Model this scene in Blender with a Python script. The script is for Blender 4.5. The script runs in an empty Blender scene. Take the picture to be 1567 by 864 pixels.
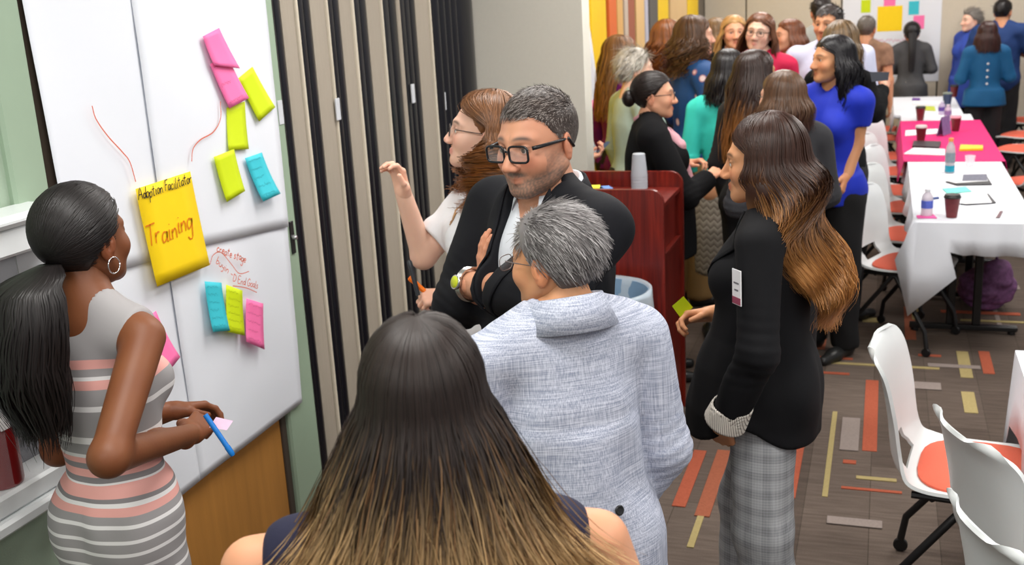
import bpy, math, random
import numpy as np
from mathutils import Matrix, Vector
# ------------------------------------------------------------------ camera
W_, H_ = 1567, 864
FOC, PITCH, ROLL, YAW, CAMH = 1650.0, math.radians(15.0), math.radians(-3.2), math.radians(19.4), 2.04
fw = np.array([-math.sin(YAW)*math.cos(PITCH), math.cos(YAW)*math.cos(PITCH), -math.sin(PITCH)])
rt = np.array([math.cos(YAW), math.sin(YAW), 0.0]); up = np.cross(rt, fw)
CR = rt*math.cos(ROLL)+up*math.sin(ROLL); CU = -rt*math.sin(ROLL)+up*math.cos(ROLL)
CAM = np.array([0, 0, CAMH])
scene = bpy.context.scene
COL = scene.collection
cam_data = bpy.data.cameras.new('camera'); cam = bpy.data.objects.new('camera', cam_data); COL.objects.link(cam)
cam_data.sensor_width = 36; cam_data.lens = 36*FOC/W_; cam_data.clip_start = .05
cam.matrix_world = Matrix(((CR[0], CU[0], -fw[0], 0), (CR[1], CU[1], -fw[1], 0), (CR[2], CU[2], -fw[2], CAMH), (0, 0, 0, 1)))
scene.camera = cam
cam_data.dof.use_dof = True; cam_data.dof.focus_distance = 2.45; cam_data.dof.aperture_fstop = 5.6
# ------------------------------------------------------------------ world, lights, exposure
world = bpy.data.worlds.new('world'); scene.world = world; world.use_nodes = True
bgn = world.node_tree.nodes['Background']; bgn.inputs[0].default_value = (.98, .98, 1.0, 1); bgn.inputs[1].default_value = .42
scene.view_settings.view_transform = 'Standard'; scene.view_settings.look = 'None'
scene.view_settings.gamma = 1; scene.view_settings.use_curve_mapping = False
scene.view_settings.exposure = -0.38
CEIL = 2.95
LIGHT_W = 40
LIGHT_POS = [(x, y) for y in (-.6, 1.4, 3.4, 5.4, 7.4, 9.4, 11.6) for x in (-.9, 1.3)]
for lx, ly in LIGHT_POS:
    ld = bpy.data.lights.new('ceiling_lamp', 'AREA'); ld.shape = 'RECTANGLE'; ld.size = 1.15; ld.size_y = .55
    ld.energy = LIGHT_W; ld.color = (1, .975, .935)
    lo = bpy.data.objects.new('ceiling_lamp', ld); lo.location = (lx, ly, CEIL-.035); COL.objects.link(lo)
# ------------------------------------------------------------------ pixel helpers (1567 x 864)
def ray(px, py): return fw+CR*(px-W_/2)/FOC-CU*(py-H_/2)/FOC
def at_z(px, py, z): d = ray(px, py); return CAM+d*((z-CAMH)/d[2])
def at_d(px, py, dep): return CAM+ray(px, py)*dep
def at_x(px, py, x): d = ray(px, py); return CAM+d*(x/d[0])
def at_y(px, py, y): d = ray(px, py); return CAM+d*(y/d[1])
# ------------------------------------------------------------------ materials
def _new(name):
    m = bpy.data.materials.new(name); m.use_nodes = True
    nt = m.node_tree; return m, nt, nt.nodes['Principled BSDF']
def node(nt, t, **kw):
    n = nt.nodes.new(t)
    for k, v in kw.items():
        if hasattr(n, k): setattr(n, k, v)
        else: n.inputs[k].default_value = v
    return n
MC = {}
def mat(name, col, rough=.6, var=.12, scale=30, bump=0.0, metal=0, spec=.4, bscale=None, stretch=None, sheen=0, coat=0):
    if name in MC: return MC[name]
    m, nt, b = _new(name); L = nt.links
    b.inputs['Roughness'].default_value = rough; b.inputs['Metallic'].default_value = metal
    b.inputs['Specular IOR Level'].default_value = spec
    if sheen: b.inputs['Sheen Weight'].default_value = sheen
    if coat: b.inputs['Coat Weight'].default_value = coat
    tc = node(nt, 'ShaderNodeTexCoord'); mp = node(nt, 'ShaderNodeMapping')
    if stretch: mp.inputs['Scale'].default_value = stretch
    L.new(tc.outputs['Object'], mp.inputs[0])
    nz = node(nt, 'ShaderNodeTexNoise', Scale=scale, Detail=4.0); L.new(mp.outputs[0], nz.inputs['Vector'])
    rp = node(nt, 'ShaderNodeMix', data_type='RGBA')
    c = np.array(col); rp.inputs['A'].default_value = (*np.clip(c*(1-var), 0, 1), 1); rp.inputs['B'].default_value = (*np.clip(c*(1+var), 0, 1), 1)
    L.new(nz.outputs[0], rp.inputs['Factor']); L.new(rp.outputs['Result'], b.inputs['Base Color'])
    if bump:
        n2 = node(nt, 'ShaderNodeTexNoise', Scale=bscale or scale*3, Detail=3.0); L.new(mp.outputs[0], n2.inputs['Vector'])
        bp = node(nt, 'ShaderNodeBump', Strength=bump, Distance=.004); L.new(n2.outputs[0], bp.inputs['Height']); L.new(bp.outputs[0], b.inputs['Normal'])
    MC[name] = m; return m
def mat_attr(name, rough=.5, spec=.4, sss=0, bump=0, bscale=300, aniso=0):
    """colour comes from the mesh's own colour attribute (skin tones, hair colours)"""
    if name in MC: return MC[name]
    m, nt, b = _new(name); L = nt.links
    at = node(nt, 'ShaderNodeVertexColor', layer_name='Col'); L.new(at.outputs[0], b.inputs['Base Color'])
    b.inputs['Roughness'].default_value = rough; b.inputs['Specular IOR Level'].default_value = spec
    if sss:
        b.inputs['Subsurface Weight'].default_value = sss; b.inputs['Subsurface Radius'].default_value = (.012, .005, .003); b.inputs['Subsurface Scale'].default_value = 1
    if bump:
        tc = node(nt, 'ShaderNodeTexCoord'); n2 = node(nt, 'ShaderNodeTexNoise', Scale=bscale, Detail=3.0); L.new(tc.outputs['Object'], n2.inputs['Vector'])
        bp = node(nt, 'ShaderNodeBump', Strength=bump, Distance=.002); L.new(n2.outputs[0], bp.inputs['Height']); L.new(bp.outputs[0], b.inputs['Normal'])
    MC[name] = m; return m
def mat_emit(name, col, st):
    m, nt, b = _new(name); b.inputs['Emission Color'].default_value = (*col, 1); b.inputs['Emission Strength'].default_value = st; MC[name] = m; return m
def mat_glass(name, col=(1, 1, 1), rough=.05, alpha=.25):
    if name in MC: return MC[name]
    m, nt, b = _new(name); b.inputs['Base Color'].default_value = (*col, 1); b.inputs['Roughness'].default_value = rough; b.inputs['Alpha'].default_value = alpha
    b.inputs['Specular IOR Level'].default_value = .6
    MC[name] = m; return m
def srgb(r, g, b):
    c = np.array([r, g, b], float)/255
    return np.where(c <= .04045, c/12.92, ((c+.055)/1.055)**2.4)
# ------------------------------------------------------------------ mesh helpers
def tag(o, label=None, cat=None, group=None, kind=None):
    if label: o['label'] = label
    if cat: o['category'] = cat
    if group: o['group'] = group
    if kind: o['kind'] = kind
    return o
def empty(name, loc=(0, 0, 0), rz=0):
    o = bpy.data.objects.new(name, None); COL.objects.link(o); o.location = loc; o.rotation_euler = (0, 0, rz); o.empty_display_size = .1; return o
def mk(name, V, F, m=None, parent=None, smooth=True, col=None, loc=None, rz=None, mats=None, fm=None):
    me = bpy.data.meshes.new(name)
    V = np.asarray(V, dtype=np.float32).reshape(-1, 3)
    if isinstance(F, np.ndarray) and F.ndim == 2:
        n, k = F.shape
        me.vertices.add(len(V)); me.vertices.foreach_set('co', V.ravel())
        me.loops.add(n*k); me.loops.foreach_set('vertex_index', F.astype(np.int32).ravel())
        me.polygons.add(n); me.polygons.foreach_set('loop_start', np.arange(0, n*k, k, dtype=np.int32))
        try: me.polygons.foreach_set('loop_total', np.full(n, k, dtype=np.int32))
        except Exception: pass
        me.update(calc_edges=True)
    else:
        me.from_pydata([tuple(map(float, v)) for v in V], [], [tuple(int(i) for i in f) for f in F])
    me.polygons.foreach_set('use_smooth', np.full(len(me.polygons), bool(smooth)))
    if col is not None:
        a = me.color_attributes.new('Col', 'FLOAT_COLOR', 'POINT')
        c = np.ones((len(V), 4), np.float32); c[:, :3] = np.clip(col, 0, 1); a.data.foreach_set('color', c.ravel())
    if mats:
        for q in mats: me.materials.append(q)
        if fm is not None: me.polygons.foreach_set('material_index', np.asarray(fm, dtype=np.int32))
    elif m: me.materials.append(m)
    me.update()
    o = bpy.data.objects.new(name, me); COL.objects.link(o)
    if parent is not None: o.parent = parent
    if loc is not None: o.location = loc
    if rz is not None: o.rotation_euler = (0, 0, rz)
    return o
class MB:
    """collects simple shapes into one mesh"""
    def __init__(s): s.V = []; s.F = []
    def add(s, V, F):
        n = len(s.V); s.V += [tuple(v) for v in V]; s.F += [tuple(i+n for i in f) for f in F]; return s
    def box(s, c, d, R=None, bev=0):
        x, y, z = np.array(d)/2; c = np.array(c)
        if bev:
            b = min(bev, x*.95, y*.95, z*.95)
            P = []
            for sx in (-1, 1):
                for sy in (-1, 1):
                    for sz in (-1, 1):
                        P += [(sx*x, sy*(y-b), sz*(z-b)), (sx*(x-b), sy*y, sz*(z-b)), (sx*(x-b), sy*(y-b), sz*z)]
            import itertools
            idx = {}
            k = 0
            for sx in (-1, 1):
                for sy in (-1, 1):
                    for sz in (-1, 1):
                        for a in range(3): idx[(sx, sy, sz, a)] = k; k += 1
            F = []
            def q(l):
                # orient outward
                p = np.array([P[i] for i in l]); n = np.cross(p[1]-p[0], p[2]-p[0])
                F.append(tuple(l) if n@p.mean(0) > 0 else tuple(l[::-1]))
            for sg in (-1, 1):
                q([idx[(sg, a, b2, 0)] for a, b2 in ((-1, -1), (1, -1), (1, 1), (-1, 1))])
                q([idx[(a, sg, b2, 1)] for a, b2 in ((-1, -1), (1, -1), (1, 1), (-1, 1))])
                q([idx[(a, b2, sg, 2)] for a, b2 in ((-1, -1), (1, -1), (1, 1), (-1, 1))])
            for s1 in (-1, 1):
                for s2 in (-1, 1):
                    q([idx[(s1, s2, -1, 0)], idx[(s1, s2, 1, 0)], idx[(s1, s2, 1, 1)], idx[(s1, s2, -1, 1)]])
                    q([idx[(s1, -1, s2, 0)], idx[(s1, 1, s2, 0)], idx[(s1, 1, s2, 2)], idx[(s1, -1, s2, 2)]])
                    q([idx[(-1, s1, s2, 1)], idx[(1, s1, s2, 1)], idx[(1, s1, s2, 2)], idx[(-1, s1, s2, 2)]])
            for sx in (-1, 1):
                for sy in (-1, 1):
                    for sz in (-1, 1): q([idx[(sx, sy, sz, a)] for a in range(3)])
            V = np.array(P)
        else:
            V = np.array([(a*x, b*y, e*z) for a in (-1, 1) for b in (-1, 1) for e in (-1, 1)])
            F = [(0, 1, 3, 2), (4, 6, 7, 5), (0, 4, 5, 1), (2, 3, 7, 6), (0, 2, 6, 4), (1, 5, 7, 3)]
        if R is not None: V = V@np.array(R).T
        return s.add(V+c, F)
    def tube(s, pts, r, n=8, caps=True):
        pts = np.array(pts, float); m = len(pts); rr = np.broadcast_to(np.array(r, float), (m,))
        T = np.gradient(pts, axis=0); T /= np.linalg.norm(T, axis=1, keepdims=True)+1e-12
        ref = np.array([0, 0, 1.0]) if abs(T[0][2]) < .9 else np.array([1.0, 0, 0])
        V = []; u = np.cross(T[0], ref); u /= np.linalg.norm(u)
        for i in range(m):
            u = u-T[i]*(u@T[i]); u /= np.linalg.norm(u)+1e-12; v = np.cross(T[i], u)
            for k in range(n):
                a = 2*math.pi*k/n; V.append(pts[i]+rr[i]*(math.cos(a)*u+math.sin(a)*v))
        F = [(i*n+k, i*n+(k+1) % n, (i+1)*n+(k+1) % n, (i+1)*n+k) for i in range(m-1) for k in range(n)]
        if caps: F += [tuple(range(n))[::-1], tuple((m-1)*n+k for k in range(n))]
        return s.add(V, F)
    def lathe(s, prof, c=(0, 0, 0), n=20):
        V = []; c = np.array(c); m = len(prof)
        for r, z in prof:
            for k in range(n): a = 2*math.pi*k/n; V.append(c+(max(r, 1e-4)*math.cos(a), max(r, 1e-4)*math.sin(a), z))
        F = [(i*n+k, i*n+(k+1) % n, (i+1)*n+(k+1) % n, (i+1)*n+k) for i in range(m-1) for k in range(n)]
        F += [tuple(range(n))[::-1], tuple((m-1)*n+k for k in range(n))]
        return s.add(V, F)
    def prism(s, poly, a, b, ax=1):
        """extrude a 2D polygon between a and b along axis ax (ccw seen from +ax keeps outward normals)"""
        n = len(poly)
        def p3(u, v, w):
            r = [0, 0, 0]; o = [i for i in range(3) if i != ax]; r[o[0]] = u; r[o[1]] = v; r[ax] = w; return r
        V = [p3(u, v, a) for u, v in poly]+[p3(u, v, b) for u, v in poly]
        F = [tuple(range(n)), tuple(range(n, 2*n))[::-1]]+[(i, i+n, (i+1) % n+n, (i+1) % n) for i in range(n)]
        return s.add(V, F)
    def build(s, name, m, parent=None, smooth=False, **k):
        o = mk(name, s.V, s.F, m, parent, smooth, **k)
        import bmesh
        bm = bmesh.new(); bm.from_mesh(o.data); bmesh.ops.recalc_face_normals(bm, faces=bm.faces)
        if smooth:
            for e in bm.edges:
                if len(e.link_faces) == 2 and e.calc_face_angle(0) > .7: e.smooth = False
        bm.to_mesh(o.data); bm.free()
        return o
def copy_tree(o, parent=None):
    c = o.copy(); COL.objects.link(c)
    if parent is not None: c.parent = parent
    for ch in list(o.children): copy_tree(ch, c)
    return c
# ------------------------------------------------------------------ signed distance modelling
A3 = lambda *v: np.array(v, dtype=np.float32)
def nrm(q): return np.sqrt(np.einsum('ij,ij->i', q, q))
def smin(a, b, k): h = np.maximum(k-np.abs(a-b), 0)/k; return np.minimum(a, b)-h*h*k*.25
def smax(a, b, k): return -smin(-a, -b, k)
def ell(p, c, r):
    q = (p-A3(*c)); r = A3(*r); k0 = nrm(q/r); k1 = nrm(q/(r*r))+1e-9; return k0*(k0-1)/k1
def cone(p, a, b, ra, rb):
    a = np.asarray(a, np.float32); b = np.asarray(b, np.float32); ab = b-a; t = np.clip(((p-a)@ab)/(ab@ab+1e-12), 0, 1)
    return nrm(p-a-t[:, None]*ab)-(ra+(rb-ra)*t)
def rbox(p, c, d, r):
    q = np.abs(p-A3(*c))-(A3(*d)-r); return nrm(np.maximum(q, 0))+np.minimum(q.max(1), 0)-r
def wob(p, seed, freq, amp, dirs=5, squash=(1, 1, 1)):
    rs = np.random.RandomState(seed); o = np.zeros(len(p), np.float32); q = p*A3(*squash)
    ph0 = np.sin(q@A3(*rs.randn(3))*freq*.5+rs.rand()*6)*1.2
    for i in range(dirs):
        k = rs.randn(3); k /= np.linalg.norm(k); o += np.sin(q@k.astype(np.float32)*freq*(.6+.8*rs.rand())+rs.rand()*6.28+ph0)
    return amp*o/math.sqrt(dirs)
def mesh_sdf(f, lo, hi, h, block=6, proj=2):
    lo = np.array(lo, np.float32); hi = np.array(hi, np.float32)
    nb = np.ceil((hi-lo)/h/block).astype(int)+1; n = nb*block
    ci = np.stack(np.meshgrid(*[np.arange(k) for k in nb], indexing='ij'), -1).reshape(-1, 3)
    cc = lo+(ci+.5).astype(np.float32)*block*h
    d = f(cc).astype(np.float32); act = np.abs(d) < block*h*1.15+.01
    D = np.repeat(np.repeat(np.repeat(d.reshape(nb), block, 0), block, 1), block, 2)
    off = np.stack(np.meshgrid(*[np.arange(block)]*3, indexing='ij'), -1).reshape(-1, 3)
    gi = (ci[act][:, None, :]*block+off[None]).reshape(-1, 3)
    D[gi[:, 0], gi[:, 1], gi[:, 2]] = f(lo+gi.astype(np.float32)*h)
    S = D < 0
    cnt = sum(S[a:n[0]-1+a, b:n[1]-1+b, c:n[2]-1+c].astype(np.int8) for a in (0, 1) for b in (0, 1) for c in (0, 1))
    ac = np.argwhere((cnt > 0) & (cnt < 8))
    idx = np.full(cnt.shape, -1, np.int32); idx[ac[:, 0], ac[:, 1], ac[:, 2]] = np.arange(len(ac))
    acc = np.zeros((len(ac), 3), np.float32); w = np.zeros(len(ac), np.float32)
    cor = [(a, b, c) for a in (0, 1) for b in (0, 1) for c in (0, 1)]
    val = {c: D[ac[:, 0]+c[0], ac[:, 1]+c[1], ac[:, 2]+c[2]] for c in cor}
    for a in cor:
        for ax in range(3):
            if a[ax] == 0:
                b = list(a); b[ax] = 1; b = tuple(b); va, vb = val[a], val[b]; m = (va < 0) != (vb < 0)
                t = np.where(m, va/(va-vb+1e-20), 0); pt = np.array(a, np.float32)[None]+t[:, None]*(np.array(b)-np.array(a))[None]
                acc += pt*m[:, None]; w += m
    V = lo+(ac+acc/w[:, None]).astype(np.float32)*h
    Q = []
    for ax in range(3):
        sl0 = [slice(None)]*3; sl1 = [slice(None)]*3; sl0[ax] = slice(0, -1); sl1[ax] = slice(1, None)
        e = np.argwhere(S[tuple(sl0)] != S[tuple(sl1)])
        u, v = [(1, 2), (2, 0), (0, 1)][ax]
        ok = (e[:, u] > 0) & (e[:, v] > 0) & (e[:, u] < n[u]-1) & (e[:, v] < n[v]-1); e = e[ok]
        fl = S[e[:, 0], e[:, 1], e[:, 2]]
        def g(du, dv):
            q = e.copy(); q[:, u] -= du; q[:, v] -= dv; return idx[q[:, 0], q[:, 1], q[:, 2]]
        q = np.stack([g(1, 1), g(0, 1), g(0, 0), g(1, 0)], 1); q[~fl] = q[~fl][:, ::-1]
        Q.append(q)
    Q = np.concatenate(Q); Q = Q[(Q >= 0).all(1)]
    eps = h*.5
    for _ in range(proj):
        g = np.stack([f(V+A3(*(eps*np.eye(3)[i])))-f(V-A3(*(eps*np.eye(3)[i]))) for i in range(3)], 1)/(2*eps)
        dd = f(V); st = np.clip(dd/np.maximum((g*g).sum(1), .25), -h*.6, h*.6); V = V-g*st[:, None]
    return V, Q
def fuse(parts):
    V = []; F = []; C = []; n = 0
    for p in parts:
        V.append(p[0]); F.append(p[1]+n); n += len(p[0])
        if len(p) > 2: C.append(p[2])
    return (np.concatenate(V), np.concatenate(F)) + ((np.concatenate(C),) if C else ())
# ------------------------------------------------------------------ people
def rotz(a): c, s = math.cos(a), math.sin(a); return np.array([[c, -s, 0], [s, c, 0], [0, 0, 1]])
def rotx(a): c, s = math.cos(a), math.sin(a); return np.array([[1, 0, 0], [0, c, -s], [0, s, c]])
def roty(a): c, s = math.cos(a), math.sin(a); return np.array([[c, 0, s], [0, 1, 0], [-s, 0, c]])
def sstep(a, b, x): t = np.clip((x-a)/(b-a), 0, 1); return t*t*(3-2*t)
EYE = .0315
def head_sdf(p, f):
    j = f.get('jaw', 1.0); fat = f.get('fat', 1.0)
    q = p.copy(); q[:, 0] = np.abs(q[:, 0])
    d = ell(q, (0, -.015, .03), (.075, .098, .086))
    d = smin(d, ell(q, (0, .018, -.018), (.063*fat, .077, .09)), .03)
    d = smin(d, ell(q, (0, .03, -.072), (.05*j*fat, .052, .038)), .03)
    d = smin(d, cone(q, (.052*j*fat, -.002, -.05), (.016, .07, -.094), .014, .013), .03)
    d = smin(d, ell(q, (0, .076, -.098), (.02*j, .017, .016)), .02)
    d = smin(d, ell(q, (.04*fat, .058, -.03), (.026, .026, .026)), .025)
    d = smin(d, cone(q, (.012, .086, .022), (.044, .068, .02), .010, .009), .016)
    d = smax(d, -ell(q, (EYE, .106, .0), (.019, .022, .012)), .014)
    n = f.get('nose', 1.0)
    d = smin(d, cone(q, (0, .086, .012), (0, .086+.026*n, -.034), .0075, .0115), .012)
    d = smin(d, ell(q, (.0125, .094+.01*n, -.039), (.0085, .011, .0075)), .008)
    d = smax(d, -ell(q, (.007, .098+.012*n, -.0475), (.0035, .006, .003)), .004)
    m = f.get('lip', 1.0)
    d = smin(d, cone(q, (0, .0945, -.064), (.0225, .081, -.0665+f.get('smile', 0)), .0048*m, .002), .008)
    d = smin(d, cone(q, (0, .0925, -.0735), (.02, .081, -.0685+f.get('smile', 0)), .0058*m, .002), .008)
    d = smax(d, -cone(q, (0, .1005, -.0685), (.0225, .0875, -.0672+f.get('smile', 0)), .0014, .001), .003)
    d = smax(d, -cone(q, (.029*fat, .078, -.043), (.034*fat, .07, -.068), .002, .002), .012)
    lid = np.maximum(nrm(q-A3(EYE, .0765, .001))-.0148, -ell(q, (EYE, .0945, -.0005), (.0135, .02, .0052)))
    return smin(d, lid, .003)
_headcache = {}
def head_mesh(f, nlon=150, nlat=110):
    key = (tuple(sorted(f.items())), nlon, nlat)
    if key in _headcache: return _headcache[key]
    u = np.arange(nlon)/nlon*2*math.pi-math.pi; lon = u-.45*np.sin(u)
    v = np.linspace(.02, math.pi-.02, nlat)
    LO, LA = np.meshgrid(lon, v)
    dr = np.stack([np.sin(LA)*np.sin(LO), np.sin(LA)*np.cos(LO), np.cos(LA)], -1).reshape(-1, 3).astype(np.float32)
    t = np.full(len(dr), .2, np.float32)
    for _ in range(36): t -= head_sdf(dr*t[:, None], f)*.75
    V = dr*np.clip(t, .03, .2)[:, None]
    i = np.arange(nlat-1)[:, None]*nlon; k = np.arange(nlon)[None]
    F = np.stack([i+k, i+nlon+k, i+nlon+(k+1) % nlon, i+(k+1) % nlon], -1).reshape(-1, 4)
    _headcache[key] = (V, F); return V, F
def ear_mesh(sg, h=.003):
    def f(p):
        q = p.copy(); q[:, 1] += p[:, 2]*-.15
        d = ell(q, (0, 0, 0), (.0085, .019, .031))
        d = smax(d, -ell(q, (.012, .003, .004), (.011, .0115, .021)), .006)
        d = smin(d, ell(q, (-.001, .003, -.026), (.006, .009, .009)), .006)
        d = smin(d, cone(q, (.004, .006, -.012), (.004, .008, .006), .004, .003), .005)
        return d
    V, F = mesh_sdf(f, (-.02, -.035, -.045), (.02, .035, .045), h, block=4)
    V = V@rotz(-.35).T@rotx(.1).T
    V[:, 0] = V[:, 0]*sg+sg*.077; V[:, 1] -= .014; V[:, 2] -= .012
    if sg < 0: F = F[:, ::-1]
    return V.astype(np.float32), F
def hand_mesh(wr, d, n, side, curl=(20, 30, 20), thumb=0.0, spread=.05, scale=1.0, vox=.0032, curls=None):
    d = np.asarray(d, float); d = d/np.linalg.norm(d); n = np.asarray(n, float); n = n-d*(n@d); n /= np.linalg.norm(n); x = np.cross(d, n)
    R = np.stack([x, d, n], 1); sg = -1 if side == 'R' else 1
    kn = [(.027, .086), (.009, .091), (-.009, .087), (-.026, .078)]; ln = [.070, .078, .072, .056]; rad = [.0086, .0088, .0083, .0073]
    segs = []
    for i in range(4):
        c = curls[i] if curls else curl
        p = np.array([sg*kn[i][0], kn[i][1], 0.]); a = 0; pts = [p]
        for j, fr in enumerate((.46, .3, .24)):
            a += math.radians(c[j]); dv = np.array([sg*spread*(1.5-i)*(.6), math.cos(a), -math.sin(a)]); p = p+dv*ln[i]*fr; pts.append(p)
        segs.append((pts, rad[i]))
    tb = np.array([sg*.024, .022, -.008]); tm = np.array([sg*(.052-.02*thumb), .05, -.012-.022*thumb]); te = np.array([sg*(.066-.05*thumb), .078+.006*thumb, -.016-.03*thumb])
    def f(p):
        dd = cone(p, (0, -.035, 0), (0, .012, 0), .0255, .024)
        for i in range(4): dd = smin(dd, cone(p, (sg*kn[i][0]*.55, .008, 0), (sg*kn[i][0], kn[i][1], .001), .0165, .0105), .014)
        dd = smin(dd, cone(p, (sg*.012, .012, -.008), tb*1.3, .018, .015), .014)
        for pts, r in segs:
            dd = smin(dd, cone(p, pts[0], pts[1], r*1.08, r), .006)
            dd2 = smin(cone(p, pts[1], pts[2], r, r*.92), cone(p, pts[2], pts[3], r*.92, r*.78), .003)
            dd = smin(dd, dd2, .003)
        dd = smin(dd, cone(p, tb, tm, .014, .0105), .008); dd = smin(dd, cone(p, tm, te, .0105, .0085), .004)
        return dd
    V, F = mesh_sdf(f, (-.1, -.06, -.11), (.1, .185, .06), vox, block=5)
    return (np.asarray(wr)+(V*scale)@R.T).astype(np.float32), F
def strands_mesh(P, w, cen, col, flat=.22):
    N, S, _ = P.shape
    T = np.gradient(P, axis=1); T /= np.linalg.norm(T, axis=2, keepdims=True)+1e-9
    O = P-np.asarray(cen); O /= np.linalg.norm(O, axis=2, keepdims=True)+1e-9
    B = np.cross(T, O); B /= np.linalg.norm(B, axis=2, keepdims=True)+1e-9; O = np.cross(B, T)
    w = np.broadcast_to(w, (N, S))[..., None]
    V = np.stack([P+B*w-O*w*flat, P+O*w*flat, P-B*w-O*w*flat], 2)
    base = (np.arange(N)[:, None, None]*S+np.arange(S-1)[None, :, None])*3; k = np.arange(2)[None, None]
    F = np.stack([base+k, base+k+1, base+3+k+1, base+3+k], -1).reshape(-1, 4)
    C = np.repeat(np.broadcast_to(col, (N, S, 3))[:, :, None], 3, 2)
    return V.reshape(-1, 3).astype(np.float32), F, C.reshape(-1, 3)
HL_A = np.radians([0, 25, 45, 62, 74, 84, 96, 108, 120, 140, 180]); HL_Z = np.array([.068, .067, .060, .045, .018, .002, .012, .004, -.035, -.072, -.088])
def hair_mask(V, lift=0): a = np.abs(np.arctan2(V[:, 0], V[:, 1])); return V[:, 2]-(np.interp(a, HL_A, HL_Z)+lift)
SC_C = np.array([0, -.014, .03]); SC_R = np.array([.078, .1005, .089])
def scalp(dr, off=0.): dr = dr/np.linalg.norm(dr, axis=-1, keepdims=True); return SC_C+(SC_R+np.asarray(off)[..., None])*dr
SKIN = {'tan': srgb(200, 143, 108), 'brown': srgb(150, 92, 58), 'fair': srgb(226, 172, 146), 'light': srgb(222, 165, 133), 'olive': srgb(205, 148, 108), 'pale': srgb(232, 188, 165)}
class Person:
    def __init__(s, label, top, depth, face, head=None, pitch=0, tilt=0, sex='f', build=1.0, skin='fair', vox=.012, group=None, lean=0.0, cap=.012, hs=1.0, feat=None, sh=1.0, sidelean=0.0, drop=0.0):
        w = at_d(top[0], top[1], depth); s.h = w[2]-cap; s.sc = (s.h-drop)/1.70; s.sex = sex; s.b = build; s.vox = vox; s.hs = hs*(.5+.5*s.sc); s.lean = lean; s.slean = sidelean
        s.face = math.radians(face); s.hy = math.radians((head if head is not None else face)-face); s.skin = SKIN[skin] if isinstance(skin, str) else skin
        s.feat = feat or {}; s.sh = sh
        R = rotz(s.face); off = R@np.array([sidelean, lean+.012, 0])
        s.root = empty('person', (w[0]-off[0], w[1]-off[1], 0), s.face); tag(s.root, label, 'person', group)
        s.R = R; s.o = np.array([w[0]-off[0], w[1]-off[1], 0])
        hz = s.h-.115*s.hs
        s.Hc = np.array([sidelean, lean+.012, hz]); s.HR = rotz(s.hy)@rotx(math.radians(pitch))@roty(math.radians(tilt))
        k = s.sc*s.sh*(1.0 if sex == 'f' else 1.13)*(.5+.5*build)
        s.shw = .172*k; s.shz = 1.385*s.sc if sex == 'f' else 1.40*s.sc
        s.S = {sd: np.array([sg*s.shw+s.off(s.shz)[0], -.012+s.off(s.shz)[1], s.shz]) for sd, sg in (('R', 1), ('L', -1))}
        s.arm = {}; s.handspec = {}; s.af = (1.0 if sex == 'f' else 1.14)*(.6+.4*build); s.nck = 1.0
    def off(s, z):
        t = np.clip((np.asarray(z)/s.sc-.92)/.62, 0, 1.05); return s.slean*t, s.lean*t
    def L(s, w): return s.R.T@(np.asarray(w)-s.o)
    def px(s, x, y, dep): return s.L(at_d(x, y, dep))
    def pl(s, x, y, ax, val):
        """where the pixel's ray meets a plane of the person's own frame (0 = side, 1 = forward, 2 = height)"""
        o = s.L(CAM); d = s.R.T@ray(x, y); return o+d*((val-o[ax])/d[ax])
    def setarm(s, sd, elbow=None, wrist=None, hd=None, hn=None, curl=(18, 28, 20), thumb=.2, **k):
        S = s.S[sd]; sg = 1 if sd == 'R' else -1; sc = s.sc
        if elbow is None: elbow = S+np.array([sg*.05, -.035, -.285])*sc
        if wrist is None: wrist = np.asarray(elbow)+np.array([-sg*.0, .07, -.235])*sc
        elbow = np.asarray(elbow, float); wrist = np.asarray(wrist, float)
        s.arm[sd] = (elbow, wrist)
        if hd is None: hd = wrist-elbow
        if hn is None: hn = (sg, 0, 0)
        s.handspec[sd] = dict(d=hd, n=hn, curl=curl, thumb=thumb, **k)
        return s
    # ---- signed distance of the torso
    def torso(s, p, t=0.0):
        k = s.sc; b = s.b; ox, oy = s.off(p[:, 2]); q = p.copy(); q[:, 0] -= ox; q[:, 1] -= oy; q = q/k; t = t/k
        m = s.sex == 'm'
        qa = q.copy(); qa[:, 0] = np.abs(qa[:, 0])
        W = (1.04 if m else 1.0)
        d = ell(q, (0, -.005, .93), (.163*b+t, .112*b+t, .13+t))
        d = smin(d, ell(q, (0, .006 if m else .002, 1.08), ((.150 if m else .128)*b+t, (.118 if m else .094)*b+t, .16+t)), .06)
        d = smin(d, ell(q, (0, 0, 1.25), ((.160 if m else .142)*(.4+.6*b)*s.sh+t, (.118 if m else .104)*(.4+.6*b)+t, .165+t)), .06)
        x = (s.shw/k)*.80
        d = smin(d, cone(qa, (0, -.022, 1.375), (x, -.014, 1.375), .062*(.5+.5*b)+t, .046*(.5+.5*b)+t), .05)
        d = smin(d, cone(qa, (.02, -.016, 1.462), (x*.9, -.014, 1.402), .038+t, .032+t), .05)
        if not m: d = smin(d, ell(qa, (.068, .076*(.5+.5*b), 1.245), (.06*b+t, .056*b+t, .06*b+t)), .035)
        d = smin(d, ell(qa, (.07, -.058, .9), (.085*b+t, .075*b+t, .09+t)), .05)
        return d*k
    def neck(s, p, t=0.):
        k = s.sc; x0, y0 = s.off(1.44*k); return cone(p, (x0, y0-.028*k, 1.42*k), s.Hc+s.HR@np.array([0, -.018, -.045]), (.055 if s.sex == 'f' else .064)*s.nck*k+t, (.047 if s.sex == 'f' else .058)*s.nck*k+t)
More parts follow.
